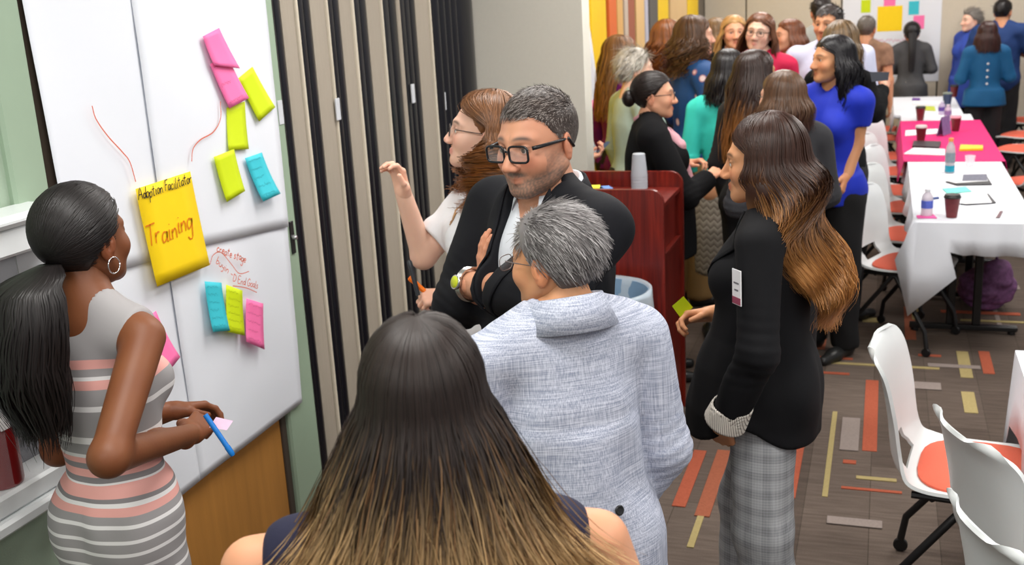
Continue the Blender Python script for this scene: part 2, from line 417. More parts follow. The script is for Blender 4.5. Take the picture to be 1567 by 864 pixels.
    def armd(s, p, sd, t=0., t2=None, length=2.0, k=.02, fold=0):
        e, w = s.arm[sd]; S = s.S[sd]; a = s.af*s.sc; t2 = t if t2 is None else t2
        S2 = S+(e-S)/np.linalg.norm(e-S)*.012
        if length <= 1:
            E = S2+(e-S2)*length
            d = cone(p, S2, E, .048*a+t, (.048-.010*length)*a+t2); v = (E-S2)/np.linalg.norm(E-S2); return smax(d, (p-E.astype(np.float32))@v.astype(np.float32), .006)
        d = cone(p, S2, e, .048*a+t, .039*a+t)
        f = length-1; E = e+(w-e)*f
        d2 = cone(p, e, E, .040*a+t, (.040-.0135*f)*a+t2); 
        if f < 1 or t > 0:
            v = (E-e)/np.linalg.norm(E-e); d2 = smax(d2, (p-E.astype(np.float32))@v.astype(np.float32), .006)
        d = smin(d, d2, k)
        if fold:
            ax = (e-S2)/np.linalg.norm(e-S2); z = (p-e.astype(np.float32))@ax.astype(np.float32)
            g = np.exp(-((p-e.astype(np.float32))**2).sum(1)/.012)
            d = d+fold*g*np.sin(z*210+(p@A3(40, 25, 0)))
        return d
    def body(s, torso=True, arms=(('R', 0), ('L', 0)), legs=None, colf=None, hq=(150, 110), ears=(1, -1), hands='RL'):
        """one skin mesh: trunk, neck, arms, hands, head"""
        lo, hi = s.bounds()
        def f(p):
            d = s.neck(p)
            if torso: d = smin(d, s.torso(p), .05)
            for sd, st in arms:
                if sd in s.arm: d = smin(d, s.armd(p, sd), .03 if torso else .012)
            if legs:
                for sg in (1, -1): d = smin(d, s.legd(p, sg, 0, legs), .03)
            return d
        parts = []
        V, F = mesh_sdf(f, lo, hi, s.vox); parts.append((V, F, np.tile(s.skin, (len(V), 1))))
        V, F = head_mesh(s.feat, *hq); hv = V
        parts.append((s.hw(V), F, s.facecol(V, colf)))
        for sg in ears:
            V, F = ear_mesh(sg, .003 if s.vox < .01 else .006); parts.append((s.hw(V), F, np.tile(s.skin*np.array([1.02, .88, .86]), (len(V), 1))))
        for sd in hands:
            if sd in s.handspec:
                sp = dict(s.handspec[sd]); sc = sp.pop('size', 1.0)*(.95 if s.sex == 'f' else 1.06)*s.sc
                V, F = hand_mesh(s.arm[sd][1], sp.pop('d'), sp.pop('n'), sd, scale=sc, vox=.0034 if s.vox < .01 else .006, **sp)
                parts.append((V, F, np.tile(s.skin*np.array([1.0, .93, .9]), (len(V), 1))))
        V, F, C = fuse(parts)
        C = C*(1+.05*wob(V, 3, 60, 1, 4)[:, None]*np.array([.6, 1, 1]))
        mk('body', V, F, mat_attr('skin', .5, .35, .12, .06, 400), s.root, col=C)
        if hq[0] > 60:
            for sg in (1, -1):
                mb = MB(); prof = [(.0121*math.sin(a), -.0121*math.cos(a)) for a in np.linspace(0, math.pi, 15)]; mb.lathe(prof, n=20)
                V = np.array(mb.V)@rotx(-math.pi/2).T; r = np.hypot(V[:, 0], V[:, 2]); fr = V[:, 1] > 0
                C = np.where((r < .0022)[:, None], .004, np.where((r < .0058)[:, None], np.array([.05, .025, .012]), np.array([.72, .68, .64]))); C[~fr] = (.7, .6, .58)
                mk('eye', s.hw(V*np.array([1, 1, 1])+np.array([sg*EYE, .0785 if hq[0] > 100 else .0752, 0])), mb.F, mat_attr('eyeball', .15, .6), s.root, col=C)
        s.hv = hv
    def bounds(s):
        pts = [s.Hc, np.array([.3*s.b, .26*s.b, 0]), np.array([-.3*s.b, -.26*s.b, 0])]+list(s.S.values())
        for e, w in s.arm.values(): pts += [e, w]
        pts = np.array(pts); return pts.min(0)-.12, pts.max(0)+.12
    def hw(s, V): return ((np.asarray(V)*s.hs)@s.HR.T+s.Hc).astype(np.float32)
    def facecol(s, V, colf=None):
        C = np.tile(s.skin, (len(V), 1)); x, y, z = np.abs(V[:, 0]), V[:, 1], V[:, 2]
        ck = np.exp(-(((x-.042)/.022)**2+((z+.03)/.02)**2))*(y > .03); C = C*(1-ck[:, None]*np.array([-.04, .14, .13])*1.0)
        ns = np.exp(-((x/.016)**2+((z+.036)/.014)**2))*(y > .09); C = C*(1-ns[:, None]*np.array([0, .1, .1]))
        lp = np.exp(-((x/.019)**4+((z+.0685)/.0095)**4))*(y > .07); C = C*(1-lp[:, None]*np.array([.1, .42, .36])*s.feat.get('lipc', 1.0))
        so = np.exp(-(((x-EYE)/.018)**2+((z-.003)/.012)**2))*(y > .06); C = C*(1-.28*so[:, None])
        lash = np.exp(-(((x-EYE)/.0155)**4+((z-.0055)/.0022)**2))*(y > .07); C = C*(1-.8*lash[:, None])
        bz = .0275-((x-.026)/.02)**2*.004; br = np.exp(-(((x-.031)/.02)**4+((z-bz)/.0046)**2))*(y > .04)
        bc = s.feat_brow; C = C*(1-.9*br[:, None])+bc*.9*br[:, None]
        if colf is not None: C = colf(V, C)
        return C
    feat_brow = np.array([.035, .02, .012])
    # ---- clothing
    def legd(s, p, sg, t, zlow=0.0, knee=None, r=(.082, .058, .042), stance=None):
        k = s.sc; st = stance or s.__dict__.get('stance', {}).get(sg, (sg*.1, 0.0)); hx = sg*.088*k*(.5+.5*s.b)
        ank = np.array([st[0]*k, st[1]-.02, .07*k]); hip = np.array([hx, -.01, .86*k]); kn = (hip+ank)/2+np.array([0, .025, .01])*k
        d = smin(cone(p, hip, kn, r[0]*k*s.b+t, r[1]*k*s.b+t), cone(p, kn, ank, r[1]*k*s.b+t, r[2]*k*s.b+t), .03)
        return smax(d, zlow-p[:, 2], .006)
    def pants(s, m, top=1.0, t=.012, r=(.092, .075, .065), low=.05, name='trousers', wr=.004, vox=None, bump=None):
        lo, hi = s.bounds(); hi = hi.copy(); hi[2] = top*s.sc+.05; lo = lo.copy(); lo[2] = -.02
        for st in s.__dict__.get('stance', {}).values(): lo[:2] = np.minimum(lo[:2], np.array(st)-.15); hi[:2] = np.maximum(hi[:2], np.array(st)+.15)
        def f(p):
            d = smax(s.torso(p, t), np.abs(p[:, 2]-(top+.74)/2*s.sc)-(top-.74)/2*s.sc, .01)
            for sg in (1, -1): d = smin(d, s.legd(p, sg, t, low, r=r), .03)
            if wr: d = d+wob(p, 11, 38, wr, 5, (1, 1, .7))
            return d
        V, F = mesh_sdf(f, lo, hi, vox or s.vox*1.2); mk(name, V, F, m, s.root)
    def shoes(s, m, L=.25, heel=0):
        for sg in (1, -1):
            st = s.__dict__.get('stance', {}).get(sg, (sg*.1, 0.0)); x = st[0]*s.sc; y = st[1]
            def f(p):
                d = smin(cone(p, (x, y-.05, .042), (x+sg*.012, y+.09, .03), .04, .038), cone(p, (x+sg*.012, y+.09, .03), (x+sg*.018, y+.09+(L-.15), .022), .038, .028), .03)
                d = smin(d, cone(p, (x, y-.03, .04), (x, y-.02, .09), .038, .036), .03)
                return smax(d, .003-p[:, 2], .006)
            V, F = mesh_sdf(f, (x-.08, y-.14, -.02), (x+.08, y+.26, .15), .009, block=5); mk('shoe', V, F, m, s.root)
    def top(s, m, name='blouse', t=.014, sleeve=1.95, st=.014, st2=None, hem=.86, prof=None, neck='crew', wr=.003, freq=45, fold=.003, vox=None, dn=0.0, sides='RL', extra=None, ak=.035):
        lo, hi = s.bounds(); lo = lo.copy(); lo[2] = hem*s.sc-.06; hi = hi.copy(); k = s.sc
        NB = s.Hc+s.HR@np.array([0, -.01, -.05]); x0, y0 = s.off(1.44*k)
        nb = np.array([x0, y0-.022*k, 1.44*k]); nt = nb+(NB-nb)*3
        if prof is not None: P = np.array(prof, np.float32)*np.array([k, 1, 1, 1], np.float32)
        def f(p):
            d = s.torso(p, t)
            if prof is not None:
                z = p[:, 2]; rx = np.interp(z, P[:, 0], P[:, 1]); ry = np.interp(z, P[:, 0], P[:, 2]); yc = np.interp(z, P[:, 0], P[:, 3]); ox, oy = s.off(z)
                g = (np.hypot((p[:, 0]-ox)/rx, (p[:, 1]-yc-oy)/ry)-1)*np.minimum(rx, ry); g = smax(g, z-P[-1, 0], .02); d = smin(d, g, .03)
            if sleeve > 0:
                for sd in sides:
                    if sd in s.arm: d = smin(d, s.armd(p, sd, st, st2, sleeve, fold=fold), ak)
            if wr: d = d+wob(p, 5+int(s.h*1000) % 17, freq, wr, 5, (1, 1, .55))
            d = smax(d, hem*k-p[:, 2], .008)
            if sleeve == 0: d = smax(d, np.abs(p[:, 0]-x0)-s.shw*.96+(p[:, 2]-1.4*k)*.05, .01)
            if neck == 'crew': cut = cone(p, nb+A3(0, .012, .018), nt, .062*k+dn, .062*k+dn)
            elif neck == 'high': cut = cone(p, nb+A3(0, .0, .075)*k, nt, .055*k+dn, .065*k+dn)
            elif neck == 'scoop': cut = smin(cone(p, nb+A3(0, .01, .018), nt, .07*k+dn, .08*k), ell(p, (x0, y0+.12*k, 1.42*k), (.075*k+dn, .13*k, .085*k+dn)), .03)
            else:   # v
                z = p[:, 2]; vb = (1.19 if neck == 'v' else 1.385)*k; wv = np.clip((z-vb)/(1.45*k-vb), 0, 1.5)*.07*k
                cut = smax(np.abs(p[:, 0]-x0)-wv, -(p[:, 1]-y0-.0), .01); cut = smin(cut, cone(p, nb+A3(0, .012, .02), nt, .058*k+dn, .062*k+dn), .02); cut = np.maximum(cut, vb-z)
            d = smax(d, -cut, .006)
            if extra is not None: d = extra(p, d)
            return d
        s.topf = f
        V, F = mesh_sdf(f, lo, hi, vox or s.vox); return mk(name, V, F, m, s.root)
    def patch(s, name, poly, m, f=None, off=.004, th=.006, dirv=(0, -1, 0), n=14, origin=None, parent=None):
        """a cloth strip (lapel, collar, badge) laid onto the garment: poly = [(x,z) left edge], [(x,z) right edge] in the body's front plane"""
        A, B = np.array(poly[0], float), np.array(poly[1], float)
        ta = np.linspace(0, 1, n); ia = np.linspace(0, 1, len(A)); ib = np.linspace(0, 1, len(B))
        A = np.stack([np.interp(ta, ia, A[:, j]) for j in (0, 1)], 1); B = np.stack([np.interp(ta, ib, B[:, j]) for j in (0, 1)], 1)
        mcol = 5; G = A[:, None]+(B-A)[:, None]*np.linspace(0, 1, mcol)[None, :, None]
        dv = np.array(dirv, float); dv /= np.linalg.norm(dv)
        Pt = np.stack([G[..., 0], np.zeros_like(G[..., 0]), G[..., 1]], -1).reshape(-1, 3)
        if dv[1] == 0: Pt = np.stack([np.zeros_like(G[..., 0]), G[..., 0], G[..., 1]], -1).reshape(-1, 3)
        Pt = (Pt-dv*.45).astype(np.float32); f = f or s.topf; tt = np.zeros(len(Pt), np.float32)
        for _ in range(40): tt += np.clip(f(Pt+dv.astype(np.float32)*tt[:, None])-off, -.05, .08)*.8
        tt = np.clip(tt, 0, .75)
        Q = Pt+dv*tt[:, None]; bk = Q+dv*th
        V = np.concatenate([Q, bk]); N = len(Q); F = []
        for i in range(n-1):
            for j in range(mcol-1):
                a = i*mcol+j; F.append((a, a+1, a+mcol+1, a+mcol)); F.append((a+N, a+mcol+N, a+mcol+1+N, a+1+N))
        bd = [(i*mcol, (i+1)*mcol) for i in range(n-1)]+[((i+1)*mcol+mcol-1, i*mcol+mcol-1) for i in range(n-1)]+[(j+1, j) for j in range(mcol-1)]+[((n-1)*mcol+j, (n-1)*mcol+j+1) for j in range(mcol-1)]
        F += [(a, b, b+N, a+N) for a, b in bd]
        return mk(name, V, np.array(F), m, s.root if parent is None else parent)
    def collar(s, m, h=.035, r=.066, drop=.0, name='collar', open_=.5, fo=.028, fd=.25):
        k = s.sc; x0, y0 = s.off(1.44*k); pts = []
        n = 26; V = []; F = []
        for i in range(n):
            a = -math.pi*(1-open_*.25)+2*math.pi*(1-open_*.25)*i/(n-1)   # 0 = back
            c = np.array([x0+r*k*math.sin(a), y0-.022*k-r*k*math.cos(a)*1.02, 1.452*k+.012*k*math.cos(a)-.02*k*(1-math.cos(a))*.5-drop])
            o = np.array([math.sin(a), -math.cos(a), 0])
            V += [c-o*.004, c+o*.002+[0, 0, h], c+o*.009+[0, 0, h], c+o*fo+[0, 0, -h*fd], c+o*(fo-.008)+[0, 0, -h*(fd+.05)]]
        for i in range(n-1):
            for j in range(4): a = i*5+j; F.append((a, a+1, a+6, a+5))
        mk(name, np.array(V), np.array(F), m, s.root)
    # ---- hair
    def cap(s, th=.008, lift=0, colf=None, maskf=None):
        V, F = head_mesh(s.feat, *(getattr(s, 'hq', (150, 110)))); mk_ = (maskf or hair_mask)(V, lift) if maskf is None else maskf(V)
        P = scalp(V-SC_C); P = np.where((np.linalg.norm(P, axis=1) > np.linalg.norm(V, axis=1))[:, None], P, V)
        N = V/np.linalg.norm(V, axis=1, keepdims=True); P = P*.5+V*.5+N*(th*sstep(-.004, .02, mk_)-.003*(mk_ < .004))[:, None]
        ok = (mk_[F] > -.004).all(1); return P, F[ok]
    def roots(s, n, rs, lift=0, maskf=None):
        out = []
        while len(out) < n:
            d = rs.randn(n*2, 3); d /= np.linalg.norm(d, axis=1, keepdims=True); P = scalp(d)
            mk_ = hair_mask(P, lift) if maskf is None else maskf(P); out += list(d[mk_ > 0])
        return np.array(out[:n])
    def hairobj(s, parts, rough=.38, name='hair', spec=.35):
        V, F, C = fuse(parts); mk(name, s.hw(V), F, mat_attr('hair_%d' % int(rough*100), rough, spec), s.root, col=C)
    def short_hair(s, n, length, colf, comb=(0, -1, -.2), lift=.3, w=.002, seed=1, maskf=None, th=.008, hl=0, jit=.25, field=None, sidelen=None):
        rs = np.random.RandomState(seed); P, F = s.cap(th*.8, hl, maskf=maskf); parts = [(P, F, colf(np.zeros(len(P)), np.full(len(P), .5), P))]
        d = s.roots(n, rs, hl, maskf); R = scalp(d, np.full(n, th*.3)); N = d
        cv = np.tile(np.array(comb, float), (n, 1)) if field is None else field(R)
        cv = cv-N*(cv*N).sum(1, keepdims=True); cv /= np.linalg.norm(cv, axis=1, keepdims=True)+1e-6
        cv = cv+rs.randn(n, 3)*jit; L = length*(.6+.8*rs.rand(n))
        if sidelen is not None: L = L*sidelen(R)
        S = 5; tt = np.linspace(0, 1, S)
        Pt = R[:, None]+(N*lift)[:, None]*(L[:, None]*np.sin(tt*1.6)[None])[..., None]+cv[:, None]*(L[:, None]*tt[None])[..., None]
        u = Pt-SC_C; e = np.linalg.norm(u/(SC_R+.004), axis=2, keepdims=True); Pt = SC_C+u*np.maximum(1, 1/np.maximum(e, .1))
        rr = rs.rand(n); C = colf(np.tile(tt, (n, 1)), np.tile(rr[:, None], (1, S)), Pt)
        parts.append(strands_mesh(Pt, w*(1-.7*tt)[None]*np.ones((n, 1)), SC_C, C)); s.hairobj(parts)
    def long_hair(s, n, colf, table, L, part=0.0, phimax=2.1, w=.003, wave=0, wfreq=30, seed=1, seg=14, curl=0, Lf=None, vol=.012, jit=.01, front=.35, frontphi=(1.6, 2.15), sheet=True, rough=.36, sweep=.9, thtop=0.0, bangs=0, tipw=.35, extra=None, phr=1.0):
        """strands fall from the crown over the skull, then along table rows (drop, rx, ry, ycentre)"""
        rs = np.random.RandomState(seed); T = np.array(table, float)
        def paths(phi0, phi1, th0, off, Ls, ph, wv, cl):
            m = len(phi0); Sa = 7; A = np.linspace(0, 1, Sa)
            th = th0[:, None]+(1.66-th0[:, None])*A[None]; phi = phi0[:, None]+(phi1-phi0)[:, None]*sstep(0, 1, A)[None]
            dr = np.stack([np.sin(th)*np.sin(phi)+part*np.cos(th), -np.sin(th)*np.cos(phi)-.12*np.cos(th), np.cos(th)], -1)
            top = scalp(dr, np.broadcast_to(off[:, None]*(.35+.65*A[None])+thtop*np.cos(th)**2, th.shape))
            B = np.linspace(0, 1, seg)[1:]; s_ = Ls[:, None]*B[None]
            rx = np.interp(s_, T[:, 0], T[:, 1])+off[:, None]; ry = np.interp(s_, T[:, 0], T[:, 2])+off[:, None]; yc = np.interp(s_, T[:, 0], T[:, 3])
            ramp = sstep(0, .1, s_)
            pj = phi1[:, None]+ramp*wv*.9*np.sin(wfreq*s_+ph[:, None]+1.3)
            x = rx*np.sin(pj); y = yc-ry*np.cos(pj); z = top[:, -1, 2][:, None]-s_
            # ease from the skull into the fall
            e = sstep(0, .06, s_); x0 = top[:, -1, 0][:, None]; y0 = top[:, -1, 1][:, None]
            x = x0*(1-e)+x*e; y = y0*(1-e)+y*e
            am = (wv*.08)*ramp*np.sin(wfreq*s_+ph[:, None]); x = x+np.sin(pj)*am; y = y-np.cos(pj)*am
            if cl: x = x+cl*ramp*np.cos(wfreq*1.7*s_+ph[:, None]*3); y = y+cl*ramp*np.sin(wfreq*1.7*s_+ph[:, None]*3)
            return np.concatenate([top, np.stack([x, y, z], -1)], 1)
        cp, cf = s.cap(.007, -.002); parts = [(cp, cf, colf(np.zeros(len(cp)), np.full(len(cp), .5), cp))]
        LF = Lf or (lambda ph: np.ones_like(ph))
        if sheet:
            m = 40; ph = np.linspace(-phimax, phimax, m); Pt = paths(ph*1.0, ph, np.full(m, .05), np.full(m, -.003), L*LF(ph)*.93, np.zeros(m), wave*.4, 0)
            S = Pt.shape[1]; i = np.arange(m-1)[:, None]*S; k = np.arange(S-1)[None]; F = np.stack([i+k, i+S+k, i+S+k+1, i+k+1], -1).reshape(-1, 4)
            tt = np.concatenate([np.zeros(7), np.linspace(0, 1, seg)[1:]]); parts.append((Pt.reshape(-1, 3).astype(np.float32), F, colf(np.tile(tt, (m, 1)), np.full((m, S), .25), Pt).reshape(-1, 3)))
        nf = int(n*front); nb = n-nf
        phi = (rs.rand(nb)*2-1)*phimax*.97; a0 = phi.copy(); sg = np.where(rs.rand(nf) < .5, -1, 1); pf = sg*(frontphi[0]+(frontphi[1]-frontphi[0])*rs.rand(nf))
        phi1 = np.concatenate([phi, pf]); bang = rs.rand(nf) < .5; phi0 = np.concatenate([a0, np.where(bang, sg*(2.3+.75*rs.rand(nf)), pf+sg*sweep*rs.rand(nf))])
        th0 = np.concatenate([.03+rs.rand(nb)*1.1*(rs.rand(nb) < .5), .1+.5*rs.rand(nf)+bang*(.15+.35*rs.rand(nf))])
        cl_id = rs.randint(0, 60, n); ph = phr*rs.rand(60)[cl_id]*6.28+rs.randn(n)*.35*max(phr, .3)+phi1*2
        off = vol*rs.rand(n); Ls = L*LF(phi1)*(.86+.2*rs.rand(n))
        Pt = paths(phi0, phi1, th0, off, Ls, ph, wave*(.6+.8*rs.rand(n))[:, None], curl); S = Pt.shape[1]
        tt = np.concatenate([np.zeros(7), np.linspace(0, 1, seg)[1:]])
        jt = rs.randn(n, 1, 3)*np.array([1, 1, .3])*jit; Pt = Pt+jt*tt[None, :, None]
        if extra is not None: Pt = extra(Pt, tt, rs)
        rr = rs.rand(n); C = colf(np.tile(tt, (n, 1)), np.tile(rr[:, None], (1, S)), Pt)
        ww = w*np.concatenate([np.linspace(.5, 1, 7), np.linspace(1, tipw, seg)[1:]])
        parts.append(strands_mesh(Pt, ww[None]*np.ones((n, 1)), SC_C, C)); s.hairobj(parts, rough)
    def pulled_hair(s, n, colf, tie, w=.003, seed=1, th=.009, extra=None, hl=0, rough=.35, maskf=None):
        rs = np.random.RandomState(seed); P, F = s.cap(th, hl, maskf=maskf); parts = [(P, F, colf(np.zeros(len(P)), np.full(len(P), .3), P))]
        d = s.roots(n, rs, hl, maskf); S = 9; tt = np.linspace(0, 1, S)[None, :, None]; td = np.array(tie, float)-SC_C; td /= np.linalg.norm(td)
        dd = d[:, None]*(1-tt)+td*tt; Pt = scalp(dd, th*(.7+.5*rs.rand(n))[:, None]*np.ones((1, S)))
        rr = rs.rand(n); C = colf(np.zeros((n, S)), np.tile(rr[:, None], (1, S)), Pt)
        parts.append(strands_mesh(Pt, np.full((n, S), w), SC_C, C, .35))
        if extra: parts += extra(rs)
        s.hairobj(parts, rough)
    def glasses(s, m, w=.026, h=.019, r=.0018, y=.107, z=-.003, lens=True, rx=1.6, name='glasses', thick=1.0):
        g = empty(name); g.parent = s.root; mb = MB()
        for sg in (1, -1):
            pts = []
            for a in np.linspace(0, 2*math.pi, 25):
                c, t = math.cos(a), math.sin(a); e = 2/ (rx*2)
                pts.append((sg*.034+w*np.sign(c)*abs(c)**e, y-.12*abs((sg*.034+w*np.sign(c)*abs(c)**e))**1.0*.35-.0, z+h*np.sign(t)*abs(t)**e))
            mb.tube(np.array(pts), r, 6, False)
            xo = sg*(.034+w); mb.tube([(xo, y-.02, z+h*.55), (xo+sg*.008, y-.03, z+h*.6), (sg*.081, .02, z+h*.55), (sg*.083, -.012, z+h*.5), (sg*.081, -.03, z-.014)], [r*thick*1.3, r*thick*1.3, r*thick, r*thick, r*thick], 6)
        mb.tube([(-.009, y-.002, z+.004), (0, y+.001, z+.007), (.009, y-.002, z+.004)], r, 6)
        o = mk('frame', s.hw(np.array(mb.V)), mb.F, m, g)
        if lens:
            for sg in (1, -1):
                n = 20; V = [(sg*.034, y-.0125, z)]+[(sg*.034+w*np.sign(math.cos(a))*abs(math.cos(a))**(1/rx), y-.12*.35*abs(sg*.034+w*np.sign(math.cos(a))*abs(math.cos(a))**(1/rx)), z+h*np.sign(math.sin(a))*abs(math.sin(a))**(1/rx)) for a in np.linspace(0, 2*math.pi, n, endpoint=False)]
                mk('lens', s.hw(np.array(V)), [(0, 1+i, 1+(i+1) % n) for i in range(n)], mat_glass('lens_glass', (.8, .85, .9), .03, .12), g)
def hcol(c, v=.35, tip=None, t0=.4, t1=.9, streak=None, sp=.15):
    c = np.array(c); tipc = None if tip is None else np.array(tip)
    def f(t, r, P=None):
        t = np.asarray(t); r = np.asarray(r); o = np.broadcast_to(c, t.shape+(3,)).copy()
        if tipc is not None:
            k = sstep(t0, t1, t+(r-.5)*.35)[..., None]; o = o*(1-k)+tipc*k
        if streak is not None: kk = (.75*(np.mod(r*37.7, 1) < sp)*(1.0 if tip is None else sstep(.0, .45, t)))[..., None]; o = o*(1-kk)+np.array(streak)*kk
        return o*(1-v+2*v*np.mod(r*13.3, 1))[..., None]
    return f
# ------------------------------------------------------------------ the room
WX, FY, PY = -2.05, 13.2, 5.42
def quadbox(name, lo, hi, m, parent=None, bev=0.0, kind=None, smooth=False):
    lo = np.array(lo, float); hi = np.array(hi, float); o = MB().box((lo+hi)/2, np.abs(hi-lo), bev=bev).build(name, m, parent, smooth)
    if kind: o['kind'] = kind
    return o
def carpet():
    m, nt, b = _new('carpet'); L = nt.links; b.inputs['Roughness'].default_value = .95; b.inputs['Specular IOR Level'].default_value = .1
    tc = node(nt, 'ShaderNodeTexCoord'); mp = node(nt, 'ShaderNodeMapping'); mp.inputs['Rotation'].default_value = (0, 0, math.pi/2); L.new(tc.outputs['Object'], mp.inputs[0])
    br = node(nt, 'ShaderNodeTexBrick', Scale=1.0); br.inputs['Brick Width'].default_value = 1.0; br.inputs['Row Height'].default_value = .25; br.inputs['Mortar Size'].default_value = .002
    br.inputs['Color1'].default_value = (*srgb(84, 73, 66), 1); br.inputs['Color2'].default_value = (*srgb(102, 90, 82), 1); br.inputs['Mortar'].default_value = (*srgb(76, 67, 60), 1)
    br.offset = .5; L.new(mp.outputs[0], br.inputs['Vector'])
    m2 = node(nt, 'ShaderNodeMapping'); m2.inputs['Scale'].default_value = (1, 9, 1); L.new(tc.outputs['Object'], m2.inputs[0])
    nz = node(nt, 'ShaderNodeTexNoise', Scale=6.0, Detail=6.0); L.new(m2.outputs[0], nz.inputs['Vector'])
    n3 = node(nt, 'ShaderNodeTexNoise', Scale=350.0, Detail=2.0); L.new(tc.outputs['Object'], n3.inputs['Vector'])
    mx = node(nt, 'ShaderNodeMix', data_type='RGBA', blend_type='OVERLAY'); mx.inputs['Factor'].default_value = .45; L.new(br.outputs[0], mx.inputs['A']); L.new(nz.outputs[0], mx.inputs['B'])
    m4 = node(nt, 'ShaderNodeMix', data_type='RGBA', blend_type='OVERLAY'); m4.inputs['Factor'].default_value = .5; L.new(mx.outputs['Result'], m4.inputs['A']); L.new(n3.outputs[0], m4.inputs['B'])
    L.new(m4.outputs['Result'], b.inputs['Base Color'])
    bp = node(nt, 'ShaderNodeBump', Strength=.4, Distance=.003); L.new(n3.outputs[0], bp.inputs['Height']); L.new(bp.outputs[0], b.inputs['Normal'])
    return m
floor = mk('floor', [(-2.3, -1.5, 0), (3.2, -1.5, 0), (3.2, 13.4, 0), (-2.3, 13.4, 0)], [(0, 1, 2, 3)], carpet(), smooth=False); tag(floor, 'grey brown plank carpet with orange and yellow inlaid strips', 'floor', kind='structure')
M_or = mat('carpet_orange', srgb(164, 86, 64), .95, .25, 120, .3, spec=.1); M_ye = mat('carpet_yellow', srgb(164, 148, 102), .95, .2, 120, .3, spec=.1); M_gr = mat('carpet_grey', srgb(140, 128, 122), .95, .2, 120, .3, spec=.1); M_bro = mat('carpet_dull_orange', srgb(150, 88, 66), .95, .25, 120, .3, spec=.1)
SZ = [0]
def strip(p0, p1, w, m, name='carpet_strip'):
    SZ[0] += 1
    a = np.array(at_z(*p0, 0)[:2]); b = np.array(at_z(*p1, 0)[:2]); dx, dy = np.abs(b-a); c = (a+b)/2
    if dx > dy: d = (dx, w)
    else: d = (w, dy)
    MB().box((c[0], c[1], .0008+.00012*SZ[0]), (d[0], d[1], .0036)).build(name, m, floor)
for p0, p1, w, m in [((1336, 582), (1329, 690), .062, M_or), ((1278, 630), (1262, 760), .022, M_ye), ((1252, 558), (1437, 560), .03, M_ye), ((1250, 548), (1305, 548), .03, M_or), ((1250, 571), (1300, 571), .03, M_or),
        ((1405, 544), (1440, 544), .03, M_or), ((1472, 538), (1480, 578), .06, M_ye), ((1480, 600), (1487, 632), .06, M_ye), ((1505, 538), (1514, 572), .055, M_or), ((1287, 750), (1380, 750), .02, M_or), ((1310, 733), (1372, 733), .028, M_ye),
        ((1290, 707), (1310, 707), .035, M_or), ((1088, 740), (1058, 838), .026, M_ye), ((1074, 690), (1036, 775), .055, M_or), ((1225, 672), (1206, 762), .05, M_or), ((1200, 672), (1182, 762), .05, M_bro), ((1112, 690), (1070, 790), .06, M_bro),
        ((1320, 490), (1345, 490), .09, M_ye), ((1255, 500), (1262, 535), .05, M_bro), ((1385, 470), (1400, 520), .06, M_bro), ((1395, 440), (1405, 490), .045, M_ye), ((1440, 480), (1560, 478), .05, M_or), ((1470, 492), (1567, 492), .03, M_ye), ((1530, 440), (1560, 440), .1, M_gr),
        ((1300, 640), (1302, 690), .08, M_gr), ((1420, 560), (1500, 562), .05, M_gr), ((1395, 590), (1440, 592), .1, M_gr), ((1140, 790), (1120, 850), .09, M_gr), ((1265, 800), (1350, 800), .06, M_gr)]: strip(p0, p1, w, m)
rs = np.random.RandomState(4)
for i in range(44):
    x = rs.uniform(-1.6, 2.6); y = rs.uniform(.5, 12.5)
    if -1.0 < x < 1.0 and 2.5 < y < 6.6: continue
    d = (rs.choice([.025, .06]), rs.uniform(.25, .6)); d = d if rs.rand() < .6 else d[::-1]
    MB().box((x, y, .0006-.00003*i), (d[0], d[1], .0034)).build('carpet_strip', [M_or, M_ye, M_bro, M_gr][rs.randint(4)], floor)
M_green = mat('green_wall_paint', srgb(158, 176, 156), .6, .04, 8, .15, bscale=200); M_gframe = mat('green_frame_paint', srgb(152, 172, 150), .35, .05, 10, .05)
M_beige = mat('beige_wall_fabric', srgb(222, 218, 206), .85, .03, 60, .25, bscale=500)
ceil = quadbox('ceiling', (-2.3, -1.5, CEIL), (3.2, 13.4, CEIL+.1), mat('ceiling_tile', (.75, .74, .72), .9, .05, 60, .3), kind='structure'); tag(ceil, 'white tiled ceiling over the meeting room', 'ceiling')
M_lens = mat_emit('lamp_diffuser', (1, .97, .92), 3.0); M_lf = mat('lamp_frame', (.8, .8, .8), .5, .02)
for i, (lx, ly) in enumerate(LIGHT_POS):
    r = empty('ceiling_light', (lx, ly, CEIL)); tag(r, 'recessed white ceiling light panel above the room', 'light', 'ceiling light panels')
    mb = MB()
    for a, b_, c, d in ((-.6, -.59, 0, .02), (-.6, .59, 0, .02)): pass
    for sg in (-1, 1): mb.box((0, sg*.29, -.01), (1.22, .03, .02)); mb.box((sg*.6, 0, -.01), (.03, .6, .02))
    mb.build('frame', M_lf, r); MB().box((0, 0, -.006), (1.17, .55, .008)).build('diffuser', M_lens, r)
wl = quadbox('wall_left', (WX-.12, -1.5, 0), (WX, 2.2, CEIL), M_green, kind='structure'); tag(wl, 'sage green painted wall with the extinguisher cabinet', 'wall')
wl2 = quadbox('wall_left', (WX-.12, 3.22, 0), (WX-.03, PY+.1, CEIL), M_green, kind='structure'); tag(wl2, 'wall recess behind the folding partition stack', 'wall')
wl3 = quadbox('wall_left', (WX-.12, 2.2, 2.3), (WX, 3.22, CEIL), M_green, kind='structure'); tag(wl3, 'green wall piece above the papered door', 'wall')
wp = quadbox('wall_return', (WX, PY, 0), (-1.455, PY+.14, CEIL), M_beige, kind='structure'); tag(wp, 'beige return wall at the end of the partition', 'wall')
